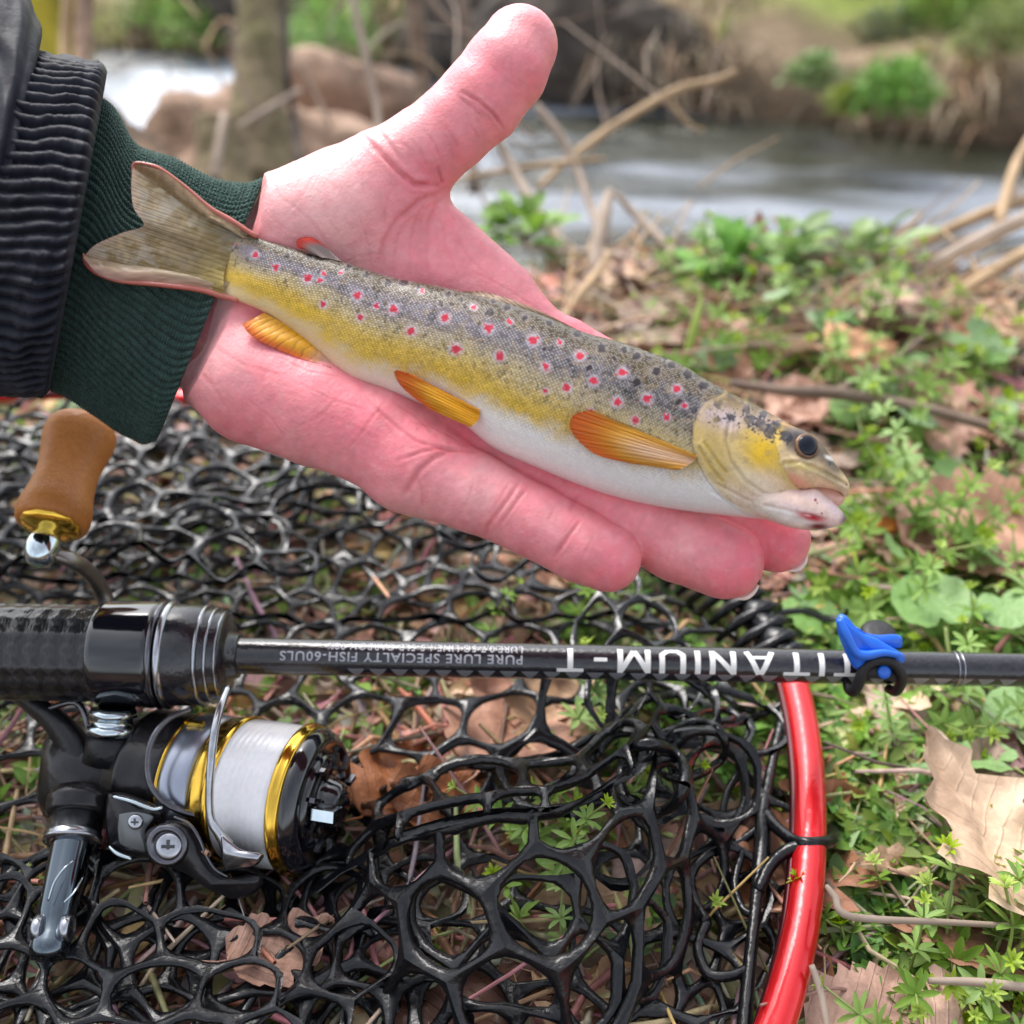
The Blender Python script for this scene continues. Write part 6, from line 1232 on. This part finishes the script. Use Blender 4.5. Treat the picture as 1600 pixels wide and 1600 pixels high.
# trees, stumps and rocks
def rock(name, c, r, m, seed, label, cat, sq=(1, 1, 1), rz=0):
    bm = bmesh.new(); bmesh.ops.create_icosphere(bm, subdivisions=5, radius=1); rot = Matrix.Rotation(rz, 3, 'Z')
    for v in bm.verts:
        n = v.co.copy(); k_ = 1+.28*mnoise.noise(n*1.3+Vector((seed,)*3))+.12*mnoise.noise(n*3.7+Vector((seed,)*3))+.05*mnoise.noise(n*9+Vector((seed,)*3)); v.co = rot @ Vector((n.x*sq[0], n.y*sq[1], n.z*sq[2]))*r*(k_+.05*mnoise.noise(n*18))
    me = bpy.data.meshes.new(name); bm.to_mesh(me); bm.free(); o = link(me, name, m); o.location = c; return tag(o, label, cat)
logm = mat('rotten_log', (.38, .27, .20), .9, noise=[(3, .8, (.45, .4, .38), (1.45, 1.4, 1.35)), (30, .6, (.5, .46, .43), (1.35, 1.3, 1.3))], bump=[('noise', 12, .03)])
rock('boulder', PV(410, 300, 1.75), .21, logm, 3, 'large brown leaf covered hump of bank left of the hand', 'boulder', (1.15, .8, .78))
V, Fs = tube_s([(330, 215, 1.9, 40), (400, 160, 1.9, 52), (480, 140, 1.9, 58), (560, 150, 1.9, 56), (640, 175, 1.9, 50), (720, 220, 1.9, 40)], 28, 8); lg = mesh('fallen_log', V, Fs, logm); tag(lg, 'thick fallen brown log lying beside the stream behind the wrist', 'log')
def displace(o, amp, sc, seed):
    for v in o.data.vertices: v.co += v.normal*(amp*mnoise.noise(v.co*sc+Vector((seed,)*3))+amp*.4*mnoise.noise(v.co*sc*3+Vector((seed,)*3)))
displace(lg, .02, 9, 2)
def trunk(px, y0, y1, d, r, m, label, crown=None, lean=0, name='tree_trunk'):
    th = thing('dead_tree' if name != 'tree_stump' else name, label, 'tree' if name != 'tree_stump' else 'tree stump', PV(px, y1, d))
    V, Fs = tube_s([(px-lean, y0, d, r), (px-lean*.3, y0*.6+y1*.4, d, r*1.0), (px, y0*.3+y1*.7, d, r*1.15), (px+lean*.2, y1, d, r*1.5)], 20, 8); o = mesh('trunk', V, Fs, m, th); displace(o, .012, 14, px); return th
trunk(405, -120, 290, 1.55, 40, moss, 'grey mossy tree trunk standing left of the thumb', lean=-10)
trunk(345, 190, 330, 1.35, 42, moss, 'short mossy post at the foot of the grey trunk', name='tree_stump')
V, Fs = tube_s([(432, -60, 1.4, 5), (444, 40, 1.4, 6), (448, 110, 1.4, 6), (460, 190, 1.4, 6), (468, 260, 1.35, 6)], 8, 6); tag(mesh('branch', V, Fs, bark_dark), 'thin dark stem in front of the grey mossy trunk', 'branch')
V, Fs = tube_s([(370, 200, 1.3, 4), (420, 170, 1.32, 5), (470, 140, 1.34, 4)], 8, 6); tag(mesh('branch', V, Fs, palew), 'pale stick leaning right against the mossy post', 'branch')
V, Fs = tube_s([(335, 280, 1.25, 8), (342, 230, 1.26, 8), (350, 180, 1.28, 6)], 8, 6); tag(mesh('branch', V, Fs, palew), 'pale upright stick in front of the mossy post', 'branch')
trunk(62, -160, 200, 1.5, 62, yel, 'yellow mossy tree trunk at the top left corner', lean=6)
for x, w_, lb in ((132, 14, 'brown stem right of the yellow mossy trunk'), (104, 8, 'thin brown stem in front of the yellow mossy trunk')):
    V, Fs = tube_s([(x+4, -60, 1.3, w_*.8), (x, 20, 1.3, w_), (x-3, 80, 1.3, w_), (x-2, 260, 1.25, w_)], 10, 6); tag(mesh('branch', V, Fs, dry if w_ < 10 else logm), lb, 'branch')
rock('boulder', Vector(P(195, 25, 5.6)), .26, bark_dark, 11, 'dark rock on the far bank at the top left', 'boulder', (1.3, .8, .7))
# dark root overhang of the far bank behind the thumb
def far_pt(px, dy, z): x = G(px, 150, WZ).x; return Vector((x, float(far_y(x))+dy, WZ+z))
for px, r_, z, lb in ((330, .26, .28, 'dark undercut rock far behind the mossy trunk'), (760, .32, .20, 'dark overhanging root mass left of the thumb on the far bank'), (900, .36, .20, 'dark overhanging root mass behind the thumb tip'), (985, .26, .16, 'dark root mass at the left end of the brown far bank')):
    c = far_pt(px, .10, z); rock('root_mass', c, r_, bark_dark, px, lb, 'root mass', (1.2, .7, .9))
# grasses of the far bank: thousands of blades, drooping dry ones on the face and green ones above
def blades():
    r2 = np.random.default_rng(31); N_ = 15000; V = []; Fq = []; C = []
    x = r2.uniform(-3.2, 4.6, N_); t = r2.random(N_)**1.2; y = far_y(x)+.0+t*1.9; z = terrain_z(x, y)
    green = ((t > .22+.13*np.sin(x*3)+.1*(r2.random(N_)-.5)) & (r2.random(N_) > .12)) | (vnoise(x*3+40, y*3+40, 9) > .80)
    cl = fbm(x*2+50, y*2+50, 17)
    keep = cl > .36; idx = np.nonzero(keep)[0]
    for k_, i in enumerate(idx):
        L = r2.uniform(.07, .17)*(.8 if green[i] else 1.25); a = r2.uniform(0, 6.28); w = r2.uniform(.004, .010)*(1.2 if green[i] else .9); d = np.array([math.cos(a)*.5, math.sin(a)*.5-.35*(t[i] < .25), 1.0 if green[i] else .55]); o = np.array([x[i], y[i], z[i]-.01]); s = np.array([math.cos(a+1.57), math.sin(a+1.57), 0])*w
        dr = np.array([math.cos(a), math.sin(a)-.6, 0])*L*.4
        p1 = o+d*L*.5; p2 = o+d*L*.85+dr*.6+np.array([0, 0, -L*.1]); p3 = o+d*L+dr*1.5+np.array([0, 0, -L*(.25 if green[i] else .75)])
        b = len(V); V += [o-s, o+s, p1-s*.8, p1+s*.8, p2-s*.5, p2+s*.5, p3, p3+s*.1]; Fq += [(b, b+1, b+3, b+2), (b+2, b+3, b+5, b+4), (b+4, b+5, b+7, b+6)]
        c = np.array([.36, .42, .12]) if green[i] else np.array([.46, .37, .25]); c = c*(.5+1.0*r2.random())*(.7+.6*cl[i]); c = c*np.array([1.25, 1, .9]) if r2.random() < .2 else c; C += [c]*8
    o = mesh_np('bank_grass', np.array(V), np.array(Fq), mat('bank_grass', attr=True, rough=.7, transl=.25), None, np.array(C)); tag(o, 'dry and green grass hanging over the far bank of the stream', kind='stuff')
blades()
def bush(c, r, n, col, label, seed, leaf=.03, cat='bush', dark=.5):
    r2 = random.Random(seed); th = thing('bush', label, cat, c); mb = MB()
    for k_ in range(n):
        a = r2.uniform(0, 6.28); b = math.asin(r2.uniform(-.25, 1)); q_ = r2.random()**.4*(1+.35*mnoise.noise(Vector((math.cos(a)*2, math.sin(a)*2, b*2+seed)))); d = Vector((math.cos(a)*math.cos(b), math.sin(a)*math.cos(b), math.sin(b)*.9)); p = Vector(c)+d*(r*q_); n0 = len(mb.v)
        leaflet(mb, p, d+Vector((r2.gauss(0, .6), r2.gauss(0, .6), r2.gauss(0, .4))), Vector((0, 0, 1)), leaf*r2.uniform(.6, 1.4), leaf*.3*r2.uniform(.7, 1.3)); f_ = r2.uniform(.6, 1.35); mb.c += [tuple(q2*f_ for q2 in col)]*(len(mb.v)-n0)
    m = bpy.data.materials.get('bush_leaf') or mat('bush_leaf', attr=True, rough=.5, transl=.3); mb.build('foliage', m, th)
    st = MB()
    for k_ in range(5): a = k_*1.3+seed; st.add(*tube([Vector(c)+Vector((0, 0, -r*.35)), Vector(c)+Vector((math.cos(a)*r*.3, math.sin(a)*r*.3, r*.2)), Vector(c)+Vector((math.cos(a)*r*.6, math.sin(a)*r*.6, r*.6))], [r*.03, r*.02, r*.01], 5))
    st.build('stem', bark, th); return th
for a in [(1395, 152, 3.55, .135, 700, (.20, .40, .07), 'bright green bush low on the far bank at the right'), (1270, 118, 3.9, .09, 350, (.22, .34, .11), 'small green bush left of the bright green one on the far bank'), (1325, 165, 3.6, .07, 260, (.26, .32, .05), 'yellow green tuft at the waterline between the bushes'),
          (1385, 55, 4.3, .14, 500, (.16, .22, .14), 'dull dark green bush on the upper far bank'), (1480, 20, 4.2, .17, 600, (.20, .36, .05), 'light green bush at the top right of the far bank'), (250, 20, 5.2, .22, 600, (.22, .46, .05), 'bright green plants at the top left on the far bank'), (300, 55, 5.0, .16, 400, (.25, .42, .08), 'pale green tuft at the far waterline top left'),
          (520, 60, 4.6, .20, 600, (.18, .36, .05), 'green bush far behind the wrist between the stems'), (90, 50, 4.8, .3, 700, (.30, .33, .04), 'yellow green bush behind the yellow mossy trunk'), (610, 25, 5.0, .22, 500, (.18, .27, .10), 'dark green bush far behind the sapling'), (890, 15, 4.6, .16, 400, (.12, .26, .10), 'dim green bush hanging behind the thumb tip'), (1570, 60, 3.9, .16, 500, (.22, .28, .08), 'olive bush at the top right edge of the far bank')]:
    bush(PV(a[0], a[1], a[2]), a[3], a[4], a[5], a[6], int(a[0]))
# leafy clumps on the edge of the near bank, out of focus
for a in [(1215, 415, .70, .024, 40, (.22, .36, .10), 'leafy green clump at the water edge right of the stalk'), (1330, 400, .72, .026, 34, (.24, .34, .13), 'wide green clump at the water edge in the middle right'), (1140, 430, .69, .022, 50, (.18, .38, .07), 'small green clump left of the upright stalk'), (820, 372, .74, .020, 40, (.2, .36, .05), 'small green clump seen beside the thumb web')]:
    bush(PV(a[0], a[1], a[2]), a[3], a[4], a[5], a[6], int(a[0]), leaf=.022, cat='plant')
# ================================================================ LABELS: say which one, by the nearest landmark
LMK = [('the fish head', 1230, 740), ('the hook keeper', 1370, 1010), ('the red hoop', 1262, 1300), ('the pale curled leaf', 1520, 1290), ('the drag knob', 520, 1240), ('the cork knob', 110, 750), ('the lettering', 1080, 1030), ('the fingertips', 1150, 900), ('the foot of the hoop', 1230, 1560), ('the broken reed stump', 940, 380), ('the orange leaf', 1345, 545), ('the long dark twig', 1450, 645), ('the rod grip', 120, 1030), ('the pale reeds', 1500, 380), ('the upright brown stalk', 1172, 410), ('the salmon brown leaf', 1560, 815), ('the crank end', 80, 1480), ('the bottom right corner', 1580, 1580), ('the big net fold', 820, 1320), ('the round green leaf', 1480, 985), ('the thumb', 760, 300), ('the bottom edge', 600, 1590), ('the spool', 420, 1240), ('the right edge', 1600, 1150), ('the mossy trunk', 405, 100), ('the sapling', 655, 60), ('the brown log', 540, 150), ('the thumb tip', 860, 60), ('the tan branch', 1040, 150)]
def rename_all():
    for grp in ('cleavers shoots on the ground', 'single round green leaves', 'dead leaves on the ground', 'dry straws lying on the ground', 'bare twigs behind the hand'):
        its = [o for o in COL.objects if o.get('group') == grp]; lab = {}
        for o in its: lab.setdefault(o['label'], []).append(o)
        out = {}
        for l, os_ in lab.items():
            if len(os_) == 1: continue
            for o in os_:
                u, v, d = to_px(o.data.vertices[0].co if (o.type == 'MESH' and o.location.length < 1e-6) else o.location); nm, x, y = min(LMK, key=lambda q: (q[1]-u)**2+(q[2]-v)**2); dx, dy = u-x, v-y; r = math.hypot(dx, dy)
                dirn = ('right' if dx > 0 else 'left') if abs(dx) > 2.2*abs(dy) else ('below' if dy > 0 else 'above') if abs(dy) > 2.2*abs(dx) else ('lower right' if dx > 0 else 'lower left') if dy > 0 else ('upper right' if dx > 0 else 'upper left')
                far = 'close ' if r < 60 else '' if r < 140 else 'far '
                base = ' '.join(l.split()[:6]) if 'leaf' in l or 'straw' in l else ' '.join(l.split()[:5])
                for w_ in (' right', ' under', ' beside', ' behind', ' on', ' in', ' on a', ' the', ' on the'):
                    if base.endswith(w_): base = base[:-len(w_)]
                o['label'] = f"{base} {far}{dirn+' of' if dirn not in ('below', 'above') else dirn} {nm}"; out.setdefault(o['label'], []).append((u, v, o))
        for l, q in out.items():
            if len(q) == 2:
                ax = 0 if abs(q[0][0]-q[1][0]) > abs(q[0][1]-q[1][1]) else 1; q.sort(key=lambda t: t[ax]); w_ = ('left one', 'right one') if ax == 0 else ('upper one', 'lower one')
                for t, n in zip(q, w_): t[2]['label'] = l+', '+n
            elif len(q) > 2:
                q.sort(key=lambda t: t[0])
                ords = {3: ['leftmost', 'middle one', 'rightmost'], 4: ['leftmost', 'second from left', 'third from left', 'rightmost'], 5: ['leftmost', 'second from left', 'middle one', 'fourth from left', 'rightmost'], 6: ['leftmost', 'second from left', 'third from left', 'third from right', 'second from right', 'rightmost'], 7: ['leftmost', 'second from left', 'third from left', 'middle one', 'third from right', 'second from right', 'rightmost'], 9: ['leftmost', 'second from left', 'third from left', 'fourth from left', 'middle one', 'fourth from right', 'third from right', 'second from right', 'rightmost'], 8: ['leftmost', 'second from left', 'third from left', 'fourth from left', 'fourth from right', 'third from right', 'second from right', 'rightmost']}.get(len(q))
                if ords:
                    for t, n in zip(q, ords): t[2]['label'] = l+', '+n
rename_all()
